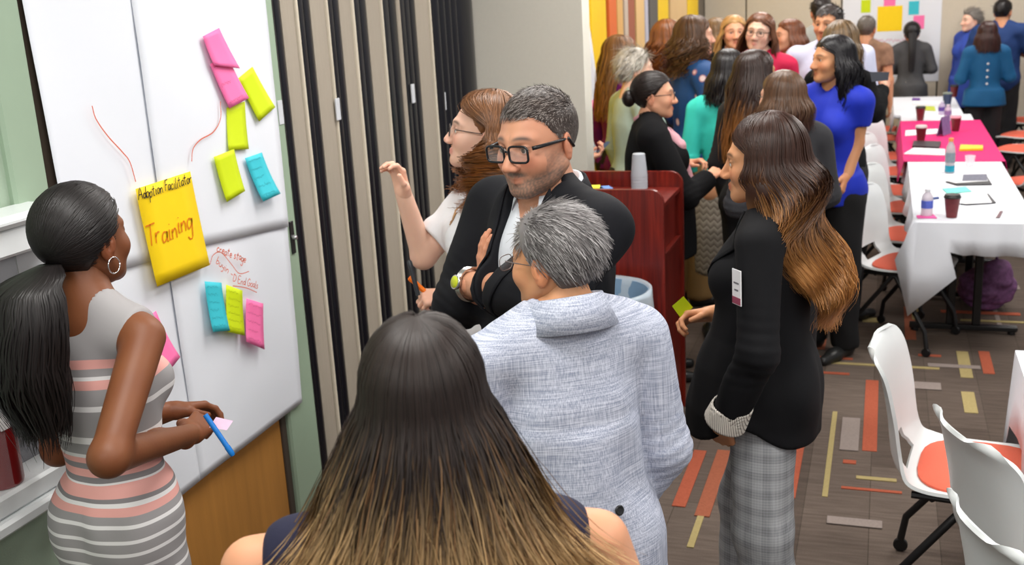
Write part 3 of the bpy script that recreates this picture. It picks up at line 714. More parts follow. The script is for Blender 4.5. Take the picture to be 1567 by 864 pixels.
ws = quadbox('wall_side', (WX-.12, PY+.1, 0), (WX, 13.25, CEIL), mat('wall_grey', srgb(120, 112, 100), .8, .05), kind='structure'); tag(ws, 'side wall clad in coloured vertical panels', 'wall')
wf = quadbox('wall_far', (-2.3, FY+.02, 0), (3.2, FY+.14, CEIL), mat('wall_dark', srgb(70, 66, 60), .8, .05), kind='structure'); tag(wf, 'far wall of beige movable partition panels', 'wall')
M_fp = mat('beige_panel', srgb(206, 196, 178), .85, .04, 40, .2, bscale=400)
xs = [-2.05, -1.56, -.49, .56, 1.62, 2.7]
for a, b_ in zip(xs, xs[1:]): quadbox('wall_panel', (a+.008, FY-.01, .02), (b_-.008, FY+.03, CEIL-.02), M_fp, wf, .004)
quadbox('baseboard_far', (-2.05, FY-.025, 0), (3.2, FY-.01, .1), mat('baseboard', (.05, .05, .05), .6, .1), kind='structure')
cols = [(900, 924, (238, 196, 0)), (927, 939, (216, 104, 40)), (941, 950, (214, 168, 100)), (951, 957, (190, 176, 160)), (957.5, 968, (150, 82, 58)), (969, 982, (212, 176, 120)), (984, 989, (178, 178, 192)), (990, 1003, (84, 82, 80)), (1004, 1020, (240, 200, 10)), (1022, 1048, (210, 176, 126)), (1050, 1066, (240, 200, 10))]
for i, (a, b_, c) in enumerate(cols):
    ya, yb = at_x(a, 20, WX)[1], at_x(b_, 20, WX)[1]; yb = min(yb, FY-.02)
    wood = c[0] > 200 and c[2] > 90
    quadbox('wall_panel', (WX, ya+.008, .02), (WX+.02+.006*(i % 2), yb-.008, CEIL-.02), mat('panel_%d_%d' % (c[0], c[2]), srgb(*c), .5, .12 if wood else .05, 5, stretch=(6, 6, .5)), ws, .003)
quadbox('wall_panel', (WX, PY+.15, .02), (WX+.02, 7.79, CEIL-.02), mat('panel_238_0', srgb(238, 196, 0), .5, .05), ws, .003)
# door with its green frame
door = empty('door_1', (WX, 2.7, 0)); tag(door, 'oak door in a green steel frame under the taped papers', 'door', kind='structure')
M_oak = mat('oak_veneer', srgb(176, 122, 58), .45, .22, 3, .1, bscale=40, stretch=(10, 10, .8)); M_bz = mat('dark_bronze', srgb(72, 62, 54), .45, .1, 20)
def dbox(name, lo, hi, m, p=door, bev=.004): lo = np.array(lo)-[0, 2.7, 0]; hi = np.array(hi)-[0, 2.7, 0]; return quadbox(name, lo, hi, m, p, bev)
dbox('door_leaf', (-.055, 2.29, .01), (-.01, 3.2, 2.2), M_oak)
dbox('door_edge', (-.06, 2.225, .0), (.002, 2.29, 2.22), M_bz); dbox('door_edge', (-.06, 3.2, .0), (-.004, 3.235, 2.22), M_bz)
dbox('door_frame', (-.1, 3.235, 0), (.012, 3.43, 2.3), M_gframe, bev=.008); dbox('door_frame', (-.1, 2.1, 0), (.02, 2.222, 2.3), M_gframe, bev=.008); dbox('door_frame', (-.1, 2.1, 2.22), (.012, 3.43, 2.32), M_gframe)
lt = empty('latch'); lt.parent = door
dbox('strike_plate', (.012, 3.375, 1.16), (.018, 3.4, 1.28), mat('strike_black', (.02, .02, .02), .35, .1), lt, .001)
MB().lathe([(.009, 0), (.009, .012), (.006, .016)], n=10).build('bolt', mat('steel', (.6, .6, .62), .3, .05, metal=.9), lt, True).matrix_local = Matrix.Translation((.018, 3.388-2.7, 1.22)) @ Matrix.Rotation(math.pi/2, 4, 'Y')
# fire extinguisher cabinet
cab = empty('extinguisher_cabinet', (WX, 1.84, .9)); tag(cab, 'white glazed fire extinguisher cabinet on the green wall', 'cabinet')
M_wm = mat('white_enamel', (.72, .75, .76), .3, .04, 20)
def cbox(name, lo, hi, m, bev=.008): return quadbox(name, lo, hi, m, cab, bev)
cbox('frame', (0, .24, .02), (.11, .3, .67), M_wm); cbox('frame', (0, -.3, .02), (.11, -.24, .67), M_wm); cbox('frame', (0, -.3, 0), (.11, .3, .055), M_wm); cbox('frame', (0, -.3, .6), (.11, .3, .67), M_wm); cbox('top_cap', (-.0, -.31, .67), (.13, .31, .7), M_wm, .012)
cbox('bottom_rail', (0, -.31, -.035), (.13, .31, 0), M_wm); cbox('back', (.001, -.24, .05), (.006, .24, .6), mat('cabinet_inside', srgb(110, 112, 120), .6, .1))
mk('pane', [(.1, -.24, .055), (.1, .24, .055), (.1, .24, .6), (.1, -.24, .6)], [(0, 1, 2, 3)], mat_glass('cabinet_glass', (.9, .92, .95), .05, .12), cab, False)
ex = empty('fire_extinguisher', (WX+.055, 1.87, .955)); tag(ex, 'dark red fire extinguisher inside the white cabinet', 'fire extinguisher')
MB().lathe([(.01, 0), (.044, .002), (.047, .01), (.047, .3), (.044, .33), (.03, .355), (.014, .365), (.014, .39)], n=22).build('cylinder', mat('dark_red_paint', srgb(120, 14, 18), .3, .08), ex, True)
mb = MB().box((0, 0, .4), (.03, .03, .03), bev=.004); mb.tube([(0, .0, .41), (0, -.06, .43), (0, -.12, .42)], .007); mb.tube([(0, 0, .4), (0, -.05, .4), (0, -.11, .385)], .006); mb.build('valve', mat('valve_black', (.02, .02, .02), .4), ex, True)
MB().tube([(.02, .02+.018*math.cos(a), .44+.018*math.sin(a)) for a in np.linspace(0, 6.28, 16)], .002, 6).build('pull_ring', MC['valve_black'], ex, True)
MB().tube([(0, .015, .4), (.0, .05, .38), (.0, .055, .3), (.0, .053, .12)], .009).build('hose', MC['valve_black'], ex, True)
MB().box((.046, 0, .2), (.004, .05, .1), bev=.001).build('paper_label', mat('label_white', (.75, .75, .75), .6), ex)
# folding partition stack
fp = empty('folding_partition', (WX, 3.43, 0)); tag(fp, 'stacked folding partition with beige slats and black seals', 'partition')
M_sl = mat('slat_beige', srgb(160, 150, 136), .8, .08, 200, .3, stretch=(1, 1, .05)); M_bk = mat('seal_black', srgb(20, 20, 26), .28, .3, 3, .35, bscale=9, stretch=(3, 3, .6)); M_ln = mat('slat_light', srgb(206, 196, 178), .6, .05)
bands = [(432, 452, 's'), (455, 458, 'l'), (478, 500, 's'), (502.5, 504.5, 'l'), (523, 540, 's'), (542.5, 545, 'l'), (565, 585, 's'), (587, 589, 'l'), (611, 616, 's'), (640, 659, 's'), (661, 663, 'l')]
Yb = lambda p: at_x(p, 140, WX+.02)[1]-3.43
def slat(y0, y1, d, m, name):
    n = 9; poly = [(-.02, y0)]+[(d*math.sin(math.pi*i/(n-1))**.6, y0+(y1-y0)*i/(n-1)) for i in range(n)]+[(-.02, y1)]
    MB().prism(poly, .0, 2.75, 2).build(name, m, fp, True)
last = 0
sh = [b for b in bands]
off = Yb(416)
for a, b_, k in bands:
    slat(Yb(a)-off, Yb(b_)-off, .008 if k == 's' else .007, M_sl if k == 's' else M_ln, 'slat')
eds = [Yb(b) - off for b in (412, 432, 458, 478, 504, 523, 545, 565, 589, 611, 616, 640, 663)]
for a, b_ in ((0, 1), (2, 3), (4, 5), (6, 7), (8, 9), (10, 11)):
    y0, y1 = eds[a]+.002, eds[b_]-.002; n = max(2, int((y1-y0)/.055))
    for i in range(n): slat(y0+(y1-y0)*i/n, y0+(y1-y0)*(i+.94)/n, .004, M_bk, 'black_seal')
y0, y1 = eds[12]+.003, PY-3.43-.005
for i in range(4): slat(y0+(y1-y0)*i/7, y0+(y1-y0)*(i+.94)/7, .025, M_bk, 'black_seal')
slat(y0+(y1-y0)*4/7, y1, .035, M_bk, 'black_end_panel')
quadbox('header', (-.02, 0, 2.75), (.06, PY-3.44, CEIL), M_sl, fp)
for px, py in ((517, 167), (632, 143), (680, 155), (429, 172)):
    p = at_x(px, py, WX+.012); MB().box((.012, p[1]-3.43, p[2]), (.006, .032, .085), bev=.001).build('white_label', mat('tag_white', (.6, .62, .66), .5), fp)
# ------------------------------------------------------------------ papers and notes
M_paper = mat('flipchart_paper', srgb(230, 234, 242), .55, .02, 3, .25, bscale=7, spec=.45)
def wpt(px, py): p = at_x(px, py, WX+.03); return np.array([p[1], p[2]])
def sheet_on_wall(name, corners, m, x=WX+.012, nu=14, nv=20, amp=.006, th=.0008, seed=0, parent=None, curl=0.0, smooth=True, rootlift=None):
    """corners tl,tr,br,bl as (y,z) on the wall; the paper stands a little off the wall and waves"""
    tl, tr, br, bl = [np.array(c, float) for c in corners]; rs = np.random.RandomState(seed); V = []
    ph = rs.rand(6)*6.28; fr = rs.uniform(3, 9, 6)
    for i in range(nv):
        v = i/(nv-1)
        for j in range(nu):
            u = j/(nu-1); p = (tl*(1-u)+tr*u)*(1-v)+(bl*(1-u)+br*u)*v
            w = amp*(math.sin(fr[0]*p[0]*2+ph[0]+p[1]*fr[1])+.6*math.sin(fr[2]*p[1]*1.5+ph[1]+p[0]*4)+.4*math.sin(fr[3]*(p[0]+p[1])*3+ph[2]))*.5+curl*v**2.2
            V.append((x+amp+w, p[0], p[1]))
    N = len(V); V = V+[(a-th, b_, c) for a, b_, c in V]; F = []
    for i in range(nv-1):
        for j in range(nu-1): a = i*nu+j; F.append((a, a+nu, a+nu+1, a+1)); F.append((a+N, a+1+N, a+nu+1+N, a+nu+N))
    bd = [(i*nu, (i+1)*nu) for i in range(nv-1)]+[(j+1, j) for j in range(nu-1)]+[((i+1)*nu+nu-1, i*nu+nu-1) for i in range(nv-1)]+[((nv-1)*nu+j, (nv-1)*nu+j+1) for j in range(nu-1)]
    F += [(a, a+N, b_+N, b_) for a, b_ in bd]
    return mk(name, V, np.array(F), m, parent, smooth)
ps = [('white flipchart paper taped to the door, upper half beside the hinge', [(2.215, 2.45), (2.65, 2.45), (2.655, 1.33), (2.25, 1.36)], .007), ('white flipchart paper on the door carrying the red curve, upper half beside the latch', [(2.64, 2.45), (3.36, 2.45), (3.345, 1.27), (2.64, 1.34)], .010),
      ('white flipchart paper on the door, lower half beside the hinge', [(2.26, 1.38), (2.66, 1.36), (2.665, .592), (2.28, .572)], .0), ('white flipchart paper on the door with handwriting, lower half beside the latch', [(2.645, 1.36), (3.35, 1.29), (3.315, .604), (2.66, .592)], .003)]
for i, (lb, c, dx) in enumerate(ps): tag(sheet_on_wall('flipchart_paper', c, M_paper, WX+.018+dx, 20, 30, .0022, .0008, i+3), lb, 'paper', 'flipchart papers on the door')
def note(name, pxs, col, label, rough=.6, x=WX+.042, curl=.008, seed=0, grp='sticky notes on the door papers', mname=None):
    c = [wpt(*p) for p in pxs]; m = mat('note_%s' % mname, col, rough, .03, 20)
    return tag(sheet_on_wall(name, c, m, x, 5, 9, .0005, .0006, seed, curl=curl), label, 'sticky note', grp)
PK, YG, TQ, YL = srgb(255, 120, 178), srgb(206, 226, 12), srgb(60, 196, 212), srgb(252, 214, 10)
note('sticky_note', [(304, 56), (329, 43), (358, 105), (318, 100)], PK, 'bright pink sticky note overlapping another pink note, upper one', mname='pink', x=WX+.045)
note('sticky_note', [(316, 98), (344, 88), (373, 150), (343, 166)], PK, 'bright pink sticky note overlapping another pink note, lower one', mname='pink')
note('sticky_note', [(362, 120), (384, 102), (416, 164), (391, 186)], YG, 'lime sticky note with its corner under the pink notes', mname='lime', x=WX+.036, seed=2)
note('sticky_note', [(345, 165), (373, 155), (376, 228), (345, 230)], YG, 'lime sticky note hanging right under the pink notes', mname='lime', x=WX+.034, seed=3)
note('sticky_note', [(322, 240), (353, 228), (367, 292), (339, 309)], YG, 'lime sticky note beside the upper turquoise note', mname='lime', seed=4)
note('sticky_note', [(370, 242), (396, 233), (418, 296), (391, 308)], TQ, 'turquoise sticky note curling off the paper beside a lime note', mname='turquoise', curl=.018, seed=5)
note('sticky_note', [(308, 430), (334, 432), (342, 505), (316, 507)], TQ, 'turquoise sticky note in the row under the orange handwriting', mname='turquoise', curl=.012, seed=6)
note('sticky_note', [(341, 435), (366, 444), (367, 513), (340, 507)], YG, 'lime sticky note in the row under the orange handwriting', mname='lime', seed=7)
note('sticky_note', [(372, 456), (398, 464), (397, 534), (369, 522)], PK, 'pink sticky note in the row under the orange handwriting', mname='pink', seed=8)
note('sticky_note', [(212, 493), (233, 475), (262, 545), (242, 570)], PK, 'pink sticky note alone below the big yellow sheet', mname='pink', curl=.02, seed=9)
note('poster_sheet', [(200, 289), (284, 262), (312, 405), (231, 438)], YL, 'large yellow sheet lettered Adoption Facilitator Training', mname='yellow', curl=.006, x=WX+.046, seed=10, grp=None)
# handwriting: strokes laid on the paper
GL = {'A': [[(0, 0), (.35, 1), (.7, 0)], [(.12, .4), (.6, .4)]], 'd': [[(.45, .3), (.25, .45), (.05, .25), (.2, 0), (.45, .2), (.5, 1), (.48, .1), (.6, 0)]], 'o': [[(.25, .5), (.02, .3), (.15, 0), (.4, .05), (.45, .35), (.25, .5)]], 'p': [[(.05, .5), (.05, -.45)], [(.05, .35), (.3, .5), (.45, .25), (.25, 0), (.05, .1)]],
      't': [[(.2, .9), (.18, .1), (.35, 0)], [(0, .6), (.42, .62)]], 'i': [[(.1, .5), (.1, .05), (.2, 0)], [(.1, .72), (.12, .76)]], 'n': [[(.05, .5), (.05, 0)], [(.05, .3), (.25, .5), (.38, .35), (.4, 0)]], 'F': [[(.08, 1), (.05, 0)], [(.05, .98), (.55, 1)], [(.06, .55), (.42, .57)]],
      'a': [[(.42, .45), (.15, .48), (.03, .2), (.15, 0), (.4, .2), (.42, .48), (.42, .05), (.52, 0)]], 'c': [[(.4, .42), (.2, .5), (.03, .25), (.18, 0), (.42, .08)]], 'l': [[(.08, 1), (.06, .05), (.18, 0)]], 'r': [[(.06, .5), (.06, 0)], [(.06, .3), (.2, .48), (.36, .46)]], 'T': [[(-.05, .98), (.65, 1)], [(.3, 1), (.28, 0)]],
      'g': [[(.42, .45), (.15, .5), (.03, .25), (.15, .02), (.4, .2), (.44, .48), (.4, -.4), (.18, -.5), (.02, -.35)]], 'e': [[(.05, .25), (.4, .28), (.3, .5), (.1, .45), (.04, .2), (.2, 0), (.42, .08)]], 's': [[(.36, .45), (.15, .5), (.1, .33), (.34, .2), (.3, .02), (.05, .02)]], 'u': [[(.05, .5), (.08, .08), (.25, 0), (.4, .2), (.42, .5), (.42, 0)]],
      'y': [[(.05, .5), (.12, .15), (.35, .2)], [(.42, .5), (.35, -.3), (.1, -.45)]], 'b': [[(.06, 1), (.05, 0), (.3, 0), (.42, .25), (.25, .45), (.06, .3)]], '-': [[(.05, .25), (.4, .27)]], 'E': [[(.5, 1), (.05, .98), (.05, 0), (.52, .02)], [(.05, .52), (.4, .52)]], 'G': [[(.6, .85), (.3, 1), (.03, .5), (.25, 0), (.6, .12), (.6, .42), (.35, .42)]], 'D': [[(.08, 1), (.06, 0), (.5, .15), (.55, .7), (.08, 1)]], ' ': []}
ADV = {' ': .35, 'i': .28, 'l': .24, 'A': .78, 'T': .6, 'G': .75, 'D': .7, 'E': .62}
def smooth_pl(p, n=4):
    p = np.array(p, float)
    if len(p) < 3: return p
    q = np.concatenate([[2*p[0]-p[1]], p, [2*p[-1]-p[-2]]]); o = []
    for i in range(1, len(q)-2):
        for t in np.linspace(0, 1, n, endpoint=False):
            a, b_, c, d = q[i-1:i+3]; o.append(.5*((2*b_)+(c-a)*t+(2*a-5*b_+4*c-d)*t*t+(3*b_-a-3*c+d)*t**3))
    o.append(p[-1]); return np.array(o)
def ribbon(name, lines, x, w, m, parent=None):
    """flat pen strokes in the wall plane; lines in (y,z)"""
    V = []; F = []
    for l in lines:
        l = np.array(l, float); T = np.gradient(l, axis=0); T /= np.linalg.norm(T, axis=1, keepdims=True)+1e-9; N = np.stack([-T[:, 1], T[:, 0]], 1); n = len(V)
        for a, b_ in zip(l, N): V += [(x, *(a+b_*w)), (x, *(a-b_*w))]
        F += [(n+2*i, n+2*i+1, n+2*i+3, n+2*i+2) for i in range(len(l)-1)]
    return mk(name, V, F, m, parent, False)
def write(name, text, p0, p1, hgt, m, w, x, parent=None, label=None, cat=None):
    a, b_ = wpt(*p0), wpt(*p1); tot = sum(ADV.get(c, .52) for c in text); u = (b_-a)/tot; s_ = np.linalg.norm(u); ud = u/s_; vd = np.array([-ud[1], ud[0]]); lines = []; pos = 0; rs = np.random.RandomState(len(text))
    for c in text:
        jy = rs.randn()*.04
        for st in GL[c]:
            q = smooth_pl(st); lines.append(a+np.outer(pos*s_+q[:, 0]*s_*1.0+q[:, 1]*hgt*.08, ud)+np.outer((q[:, 1]+jy)*hgt, vd))
        pos += ADV.get(c, .52)
    o = ribbon(name, lines, x, w, m, parent)
    if label: tag(o, label, cat)
    return o
M_ink = mat('black_marker', (.02, .018, .015), .5); M_oink = mat('orange_marker', srgb(220, 120, 10), .5, .05); M_rink = mat('red_orange_marker', srgb(214, 96, 60), .5, .05)
poster = [o for o in COL.objects if o.name.startswith('poster_sheet')][0]
write('lettering', 'Adoption Facilitator', (203, 306), (286, 279), .032, M_ink, .0016, WX+.0505, poster)
write('lettering', 'Training', (218, 378), (288, 350), .062, M_oink, .0022, WX+.0505, poster)
hw = empty('handwriting', (0, 0, 0)); tag(hw, 'orange marker handwriting create stage buyin End Goals on paper', 'handwriting')
XI = WX+.0405
write('lettering', 'create stage', (327, 384), (372, 402), .026, M_rink, .0017, XI, hw)
write('lettering', 'buyin -', (326, 402), (352, 424), .024, M_rink, .0014, XI, hw)
write('lettering', 'D End Goals', (352, 430), (391, 441), .024, M_rink, .0014, XI, hw)
for pts in ([(317, 404), (322, 390), (334, 386), (350, 404), (362, 418), (377, 415)], [(352, 437), (372, 440), (389, 447)]):
    ribbon('line', [smooth_pl([wpt(*p) for p in pts], 6)], XI, .0014, M_rink, hw)
for pts, lb in (([(136, 162), (142, 182), (160, 208), (182, 232), (194, 248), (203, 278)], 'long red orange curved line drawn above the dark ponytail'), ([(333, 155), (333, 182), (322, 202), (302, 214), (291, 228), (289, 247)], 'red orange curved line drawn beside the pink notes')):
    tag(ribbon('marker_line', [smooth_pl([wpt(*p) for p in pts], 6)], XI, .0019, M_rink), lb, 'drawn line')
# scribbled rows on the notes
def scrib(pxs, rows, m, note_o, amp=.5, x=WX+.0485, w=.0007):
    tl, tr, br, bl = [wpt(*p) for p in pxs]; rs = np.random.RandomState(rows*7+int(pxs[0][0])); ls = []
    for r in range(rows):
        v = .12+.76*r/max(1, rows-1); a = tl*(1-v)+bl*v; b_ = tr*(1-v)+br*v; n = 26; t = np.linspace(.12, .62+.26*rs.rand(), n)
        p = a+(b_-a)*t[:, None]; p[:, 1] += rs.randn(n)*.0035*amp*2; ls.append(p)
    return ls
for pxs, rows, nm in (([(308, 430), (334, 432), (342, 505), (316, 507)], 6, 'turquoise sticky note in the row'), ([(341, 435), (366, 444), (367, 513), (340, 507)], 6, 'lime sticky note in the row'), ([(372, 456), (398, 464), (397, 534), (369, 522)], 5, 'pink sticky note in the row'), ([(370, 242), (396, 233), (418, 296), (391, 308)], 5, 'turquoise sticky note curling'), ([(316, 98), (344, 88), (373, 150), (343, 166)], 3, 'bright pink sticky note overlapping another pink note, lower')):
    o = [q for q in COL.objects if q.get('label', '').startswith(nm)][0]
    me = o.data; n = len(me.vertices)//2; G = np.array([me.vertices[i].co for i in range(n)]).reshape(9, 5, 3)
    V = []; F = []; rs = np.random.RandomState(rows*7+int(pxs[0][0]))
    for r in range(rows):
        v = (.1+.78*r/max(1, rows-1))*8; vi = min(int(v), 7); vf = v-vi; k = 30; uu = np.linspace(.1, .6+.3*rs.rand(), k)*4
        pts = []
        for u in uu:
            ui = min(int(u), 3); uf = u-ui; v2 = min(max(v+rs.randn()*.13, 0), 7.99); vi = int(v2); vf = v2-vi
            pts.append((G[vi, ui]*(1-uf)+G[vi, ui+1]*uf)*(1-vf)+(G[vi+1, ui]*(1-uf)+G[vi+1, ui+1]*uf)*vf)
        b0 = len(V)
        for p in pts: V += [(p[0]+.0008, p[1], p[2]+.0006), (p[0]+.0008, p[1], p[2]-.0006)]
        F += [(b0+2*i, b0+2*i+1, b0+2*i+3, b0+2*i+2) for i in range(k-1)]
    c = me.materials[0].node_tree.nodes['Mix'].inputs['A'].default_value
    mk('writing', V, F, mat('pen_%s' % me.materials[0].name, np.array(c[:3])*.45, .6), o, False)
# papers beyond the return wall
def wpt2(px, py): p = at_x(px, py, WX+.05); return np.array([p[1], p[2]])
far = sheet_on_wall('flipchart_paper', [wpt2(878, -60), wpt2(888, -60), wpt2(933, 246), wpt2(890, 250)], M_paper, WX+.04, 8, 16, .005, .0008, 8); tag(far, 'white flipchart paper with bright notes on the panelled side wall', 'paper')
for i, (pxs, c, nm, lb) in enumerate([([(885, 66), (893, 58), (896, 80), (887, 86)], PK, 'pink', 'pink note above a lime note on the side wall paper'), ([(888, 88), (894, 82), (902, 114), (897, 120)], YG, 'lime', 'lime note under the small pink note on the side wall paper'), ([(902, 155), (908, 152), (918, 195), (914, 203)], PK, 'pink', 'tall pink note on the side wall paper'),
        ([(890, 168), (894, 166), (903, 203), (894, 212)], srgb(255, 100, 110), 'coral', 'coral note low on the side wall paper'), ([(894, 170), (898, 168), (908, 198), (904, 203)], YG, 'lime', 'lime note between coral and pink notes on the side wall paper')]):
    tag(sheet_on_wall('sticky_note', [wpt2(*p) for p in pxs], mat('note_%s' % nm, c, .6, .03), WX+.054, 4, 5, .001, .0006, i), lb, 'sticky note', 'notes on the side wall paper')
# board of the far wall
def fpanel(name, p0, p1, m, y, label, cat, grp=None, th=.002):
    a = at_y(*p0, y); b_ = at_y(*p1, y); return tag(MB().box(((a[0]+b_[0])/2, y, (a[2]+b_[2])/2), (abs(b_[0]-a[0]), th, abs(b_[2]-a[2])), bev=.0008).build(name, m), label, cat, grp)
fpanel('flipchart_paper', (1292, -80), (1436, 124), M_paper, FY-.014, 'large white paper hanging on the far beige wall', 'paper')
for i, (p0, p1, c, nm, lb) in enumerate([((1318, 0), (1332, 19), YG, 'lime', 'lime note on the far paper beside the yellow sheet'), ((1353, -10), (1370, 9), PK, 'pink', 'pink note just above the yellow sheet on far paper'), ((1391, 2), (1406, 22), TQ, 'turquoise', 'turquoise note on the far paper'), ((1398, 24), (1414, 44), PK, 'pink', 'pink note under the turquoise one on far paper')]):
    fpanel('sticky_note', p0, p1, mat('note_%s' % nm, c), FY-.017, lb, 'sticky note', 'notes on the far paper')
fpanel('poster_sheet', (1343, 10), (1380, 47), mat('note_yellow', YL), FY-.017, 'square yellow sheet on the far white paper', 'paper')
rs = np.random.RandomState(3); ls = []
for r, yy in enumerate((62, 72, 84, 94, 104)):
    t = np.linspace(1335+rs.rand()*8, 1375+rs.rand()*25, 40); ls.append([(p[0], p[2]) for p in [at_y(x, yy+rs.randn()*1.6, FY-.0155) for x in t]])
V = []; F = []
for l in ls:
    b0 = len(V)
    for p in l: V += [(p[0], FY-.0155, p[1]+.006), (p[0], FY-.0155, p[1]-.006)]
    F += [(b0+2*i, b0+2*i+1, b0+2*i+3, b0+2*i+2) for i in range(39)]
tag(mk('handwriting', V, F, mat('faint_pink_marker', srgb(214, 170, 190), .6), None, False), 'faint pink handwriting rows on the far white paper', 'handwriting')
# ------------------------------------------------------------------ lectern, cups, pads, bin
def mat_wood(name, c1, c2, rough=.3):
    m, nt, b = _new(name); L = nt.links; tc = node(nt, 'ShaderNodeTexCoord'); mp = node(nt, 'ShaderNodeMapping'); mp.inputs['Scale'].default_value = (14, 14, .8); L.new(tc.outputs['Object'], mp.inputs[0])
    nz = node(nt, 'ShaderNodeTexNoise', Scale=4.0, Detail=6.0, Distortion=.6); L.new(mp.outputs[0], nz.inputs['Vector']); rp = node(nt, 'ShaderNodeValToRGB'); rp.color_ramp.elements[0].position = .35; rp.color_ramp.elements[1].position = .7
    rp.color_ramp.elements[0].color = (*c1, 1); rp.color_ramp.elements[1].color = (*c2, 1); L.new(nz.outputs[0], rp.inputs[0]); L.new(rp.outputs[0], b.inputs['Base Color']); b.inputs['Roughness'].default_value = rough
    return m
M_ch = mat_wood('cherry_wood', srgb(86, 18, 12), srgb(128, 34, 22))
lec = empty('lectern', (-1.15, 4.8, 0)); tag(lec, 'red cherry wood lectern with raised rims beside the bin', 'lectern')
def lboard(y, name, x0=-.27, x1=.262, z=1.185):
    r = .06; poly = [(x0, 0), (x1, 0)]+[(x1-r+r*math.cos(a), z-r+r*math.sin(a)) for a in np.linspace(0, math.pi/2, 7)]+[(x0, z)]
    MB().prism(poly, y-.0125, y+.0125, 1).build(name, M_ch, lec)
lboard(-.2375, 'front_panel'); lboard(.2375, 'rear_panel')
quadbox('side_panel', (.22, -.225, 0), (.245, .225, .86), M_ch, lec, .002); quadbox('side_panel', (-.262, -.225, 0), (-.24, .225, 1.1), M_ch, lec, .002); quadbox('side_panel', (.205, -.225, .88), (.228, .225, 1.09), M_ch, lec, .002)
quadbox('shelf', (-.24, -.225, 1.09), (.25, .225, 1.112), M_ch, lec, .002); quadbox('shelf', (-.24, -.225, .86), (.25, .225, .88), M_ch, lec, .002); quadbox('trim', (-.262, -.225, 1.112), (-.24, .225, 1.185), M_ch, lec, .002)
p = at_z(987, 281, 1.113); cp = np.array([p[0], min(p[1], 4.97), 1.1125])
M_cup = mat('frosted_plastic', srgb(176, 182, 190), .35, .04, 30)
for i in range(5):
    o = MB().lathe([(.036, 0), (.0395, .004), (.030, .105), (.029, .11), (.026, .112), (.004, .112)], n=22).build('plastic_cup', M_cup, None, True); o.location = cp+[0, 0, .014*i]; tag(o, 'frosted grey plastic cup in the upturned stack on the lectern', 'cup', 'stacked plastic cups on the lectern')
rs = np.random.RandomState(9)
PADC = [('pink', PK), ('turquoise_pale', srgb(150, 214, 206)), ('lilac', srgb(226, 170, 226)), ('orange_pad', srgb(250, 150, 120)), ('yellow_pad', srgb(236, 226, 60)), ('blue_pad', srgb(110, 150, 214)), ('hot_pink', srgb(255, 90, 150))]
pads = [(0, -1.30, 4.82, 0), (1, -1.24, 4.84, 0), (2, -1.275, 4.86, .012), (3, -1.33, 4.80, .012), (4, -1.28, 4.83, .024), (6, -1.34, 4.86, .024), (5, -1.235, 4.87, .012)]
for i, x, y, z in pads:
    nm, c = PADC[i]; o = MB().box((0, 0, .006), (.076, .076, .0115), bev=.001).build('sticky_pad', mat('pad_'+nm, c, .6, .05), None); o.location = (x, y, 1.1125+z); o.rotation_euler = (0, 0, rs.rand()*1.2); tag(o, '%s pad of sticky notes piled on the lectern top' % {'pink': 'pale pink', 'turquoise_pale': 'mint green', 'lilac': 'lilac', 'orange_pad': 'orange', 'yellow_pad': 'yellow', 'blue_pad': 'blue', 'hot_pink': 'hot pink'}[nm], 'sticky pad', 'sticky note pads on the lectern')
bc = at_y(922, 440, 4.27); BINZ = bc[2]
bn = empty('waste_bin', (bc[0], 4.24, 0)); tag(bn, 'blue grey waste bin with a clear liner beside the lectern', 'bin')
M_bin = mat('bin_plastic', srgb(118, 146, 172), .45, .05, 20)
MB().lathe([(.15, 0), (.155, .01), (.195, BINZ-.05), (.21, BINZ-.045), (.213, BINZ-.01), (.205, BINZ), (.198, BINZ-.005), (.188, BINZ-.06), (.148, .03), (.02, .02)], n=36).build('body', M_bin, bn, True)
def liner():
    m, nt, b = _new('bin_liner'); b.inputs['Base Color'].default_value = (.72, .8, .86, 1); b.inputs['Roughness'].default_value = .25; b.inputs['Alpha'].default_value = .5
    return m
n = 60; V = []; rows = [(.17, -.28), (.182, -.12), (.194, -.03), (.2, .004), (.212, .008), (.219, -.01), (.222, -.05), (.225, -.1), (.222, -.15)]
rs = np.random.RandomState(2); wv = rs.rand(4)*6
for k, (r, z) in enumerate(rows):
    for i in range(n):
        a = 2*math.pi*i/n; w = (.004 if 2 <= k <= 5 else .012)*(math.sin(7*a+wv[0])+.6*math.sin(13*a+wv[1]+k*.5)); dz = -.05*max(0, math.sin(a*2+1))*(k-4)/4 if k > 4 else 0
        V.append(((r+w*(1 if k > 4 else -.6)*.6)*math.cos(a), (r+w*.5)*math.sin(a), BINZ+z+dz))
F = [(k*n+i, k*n+(i+1) % n, (k+1)*n+(i+1) % n, (k+1)*n+i) for k in range(len(rows)-1) for i in range(n)]
mk('liner', V, F, liner(), bn, True)
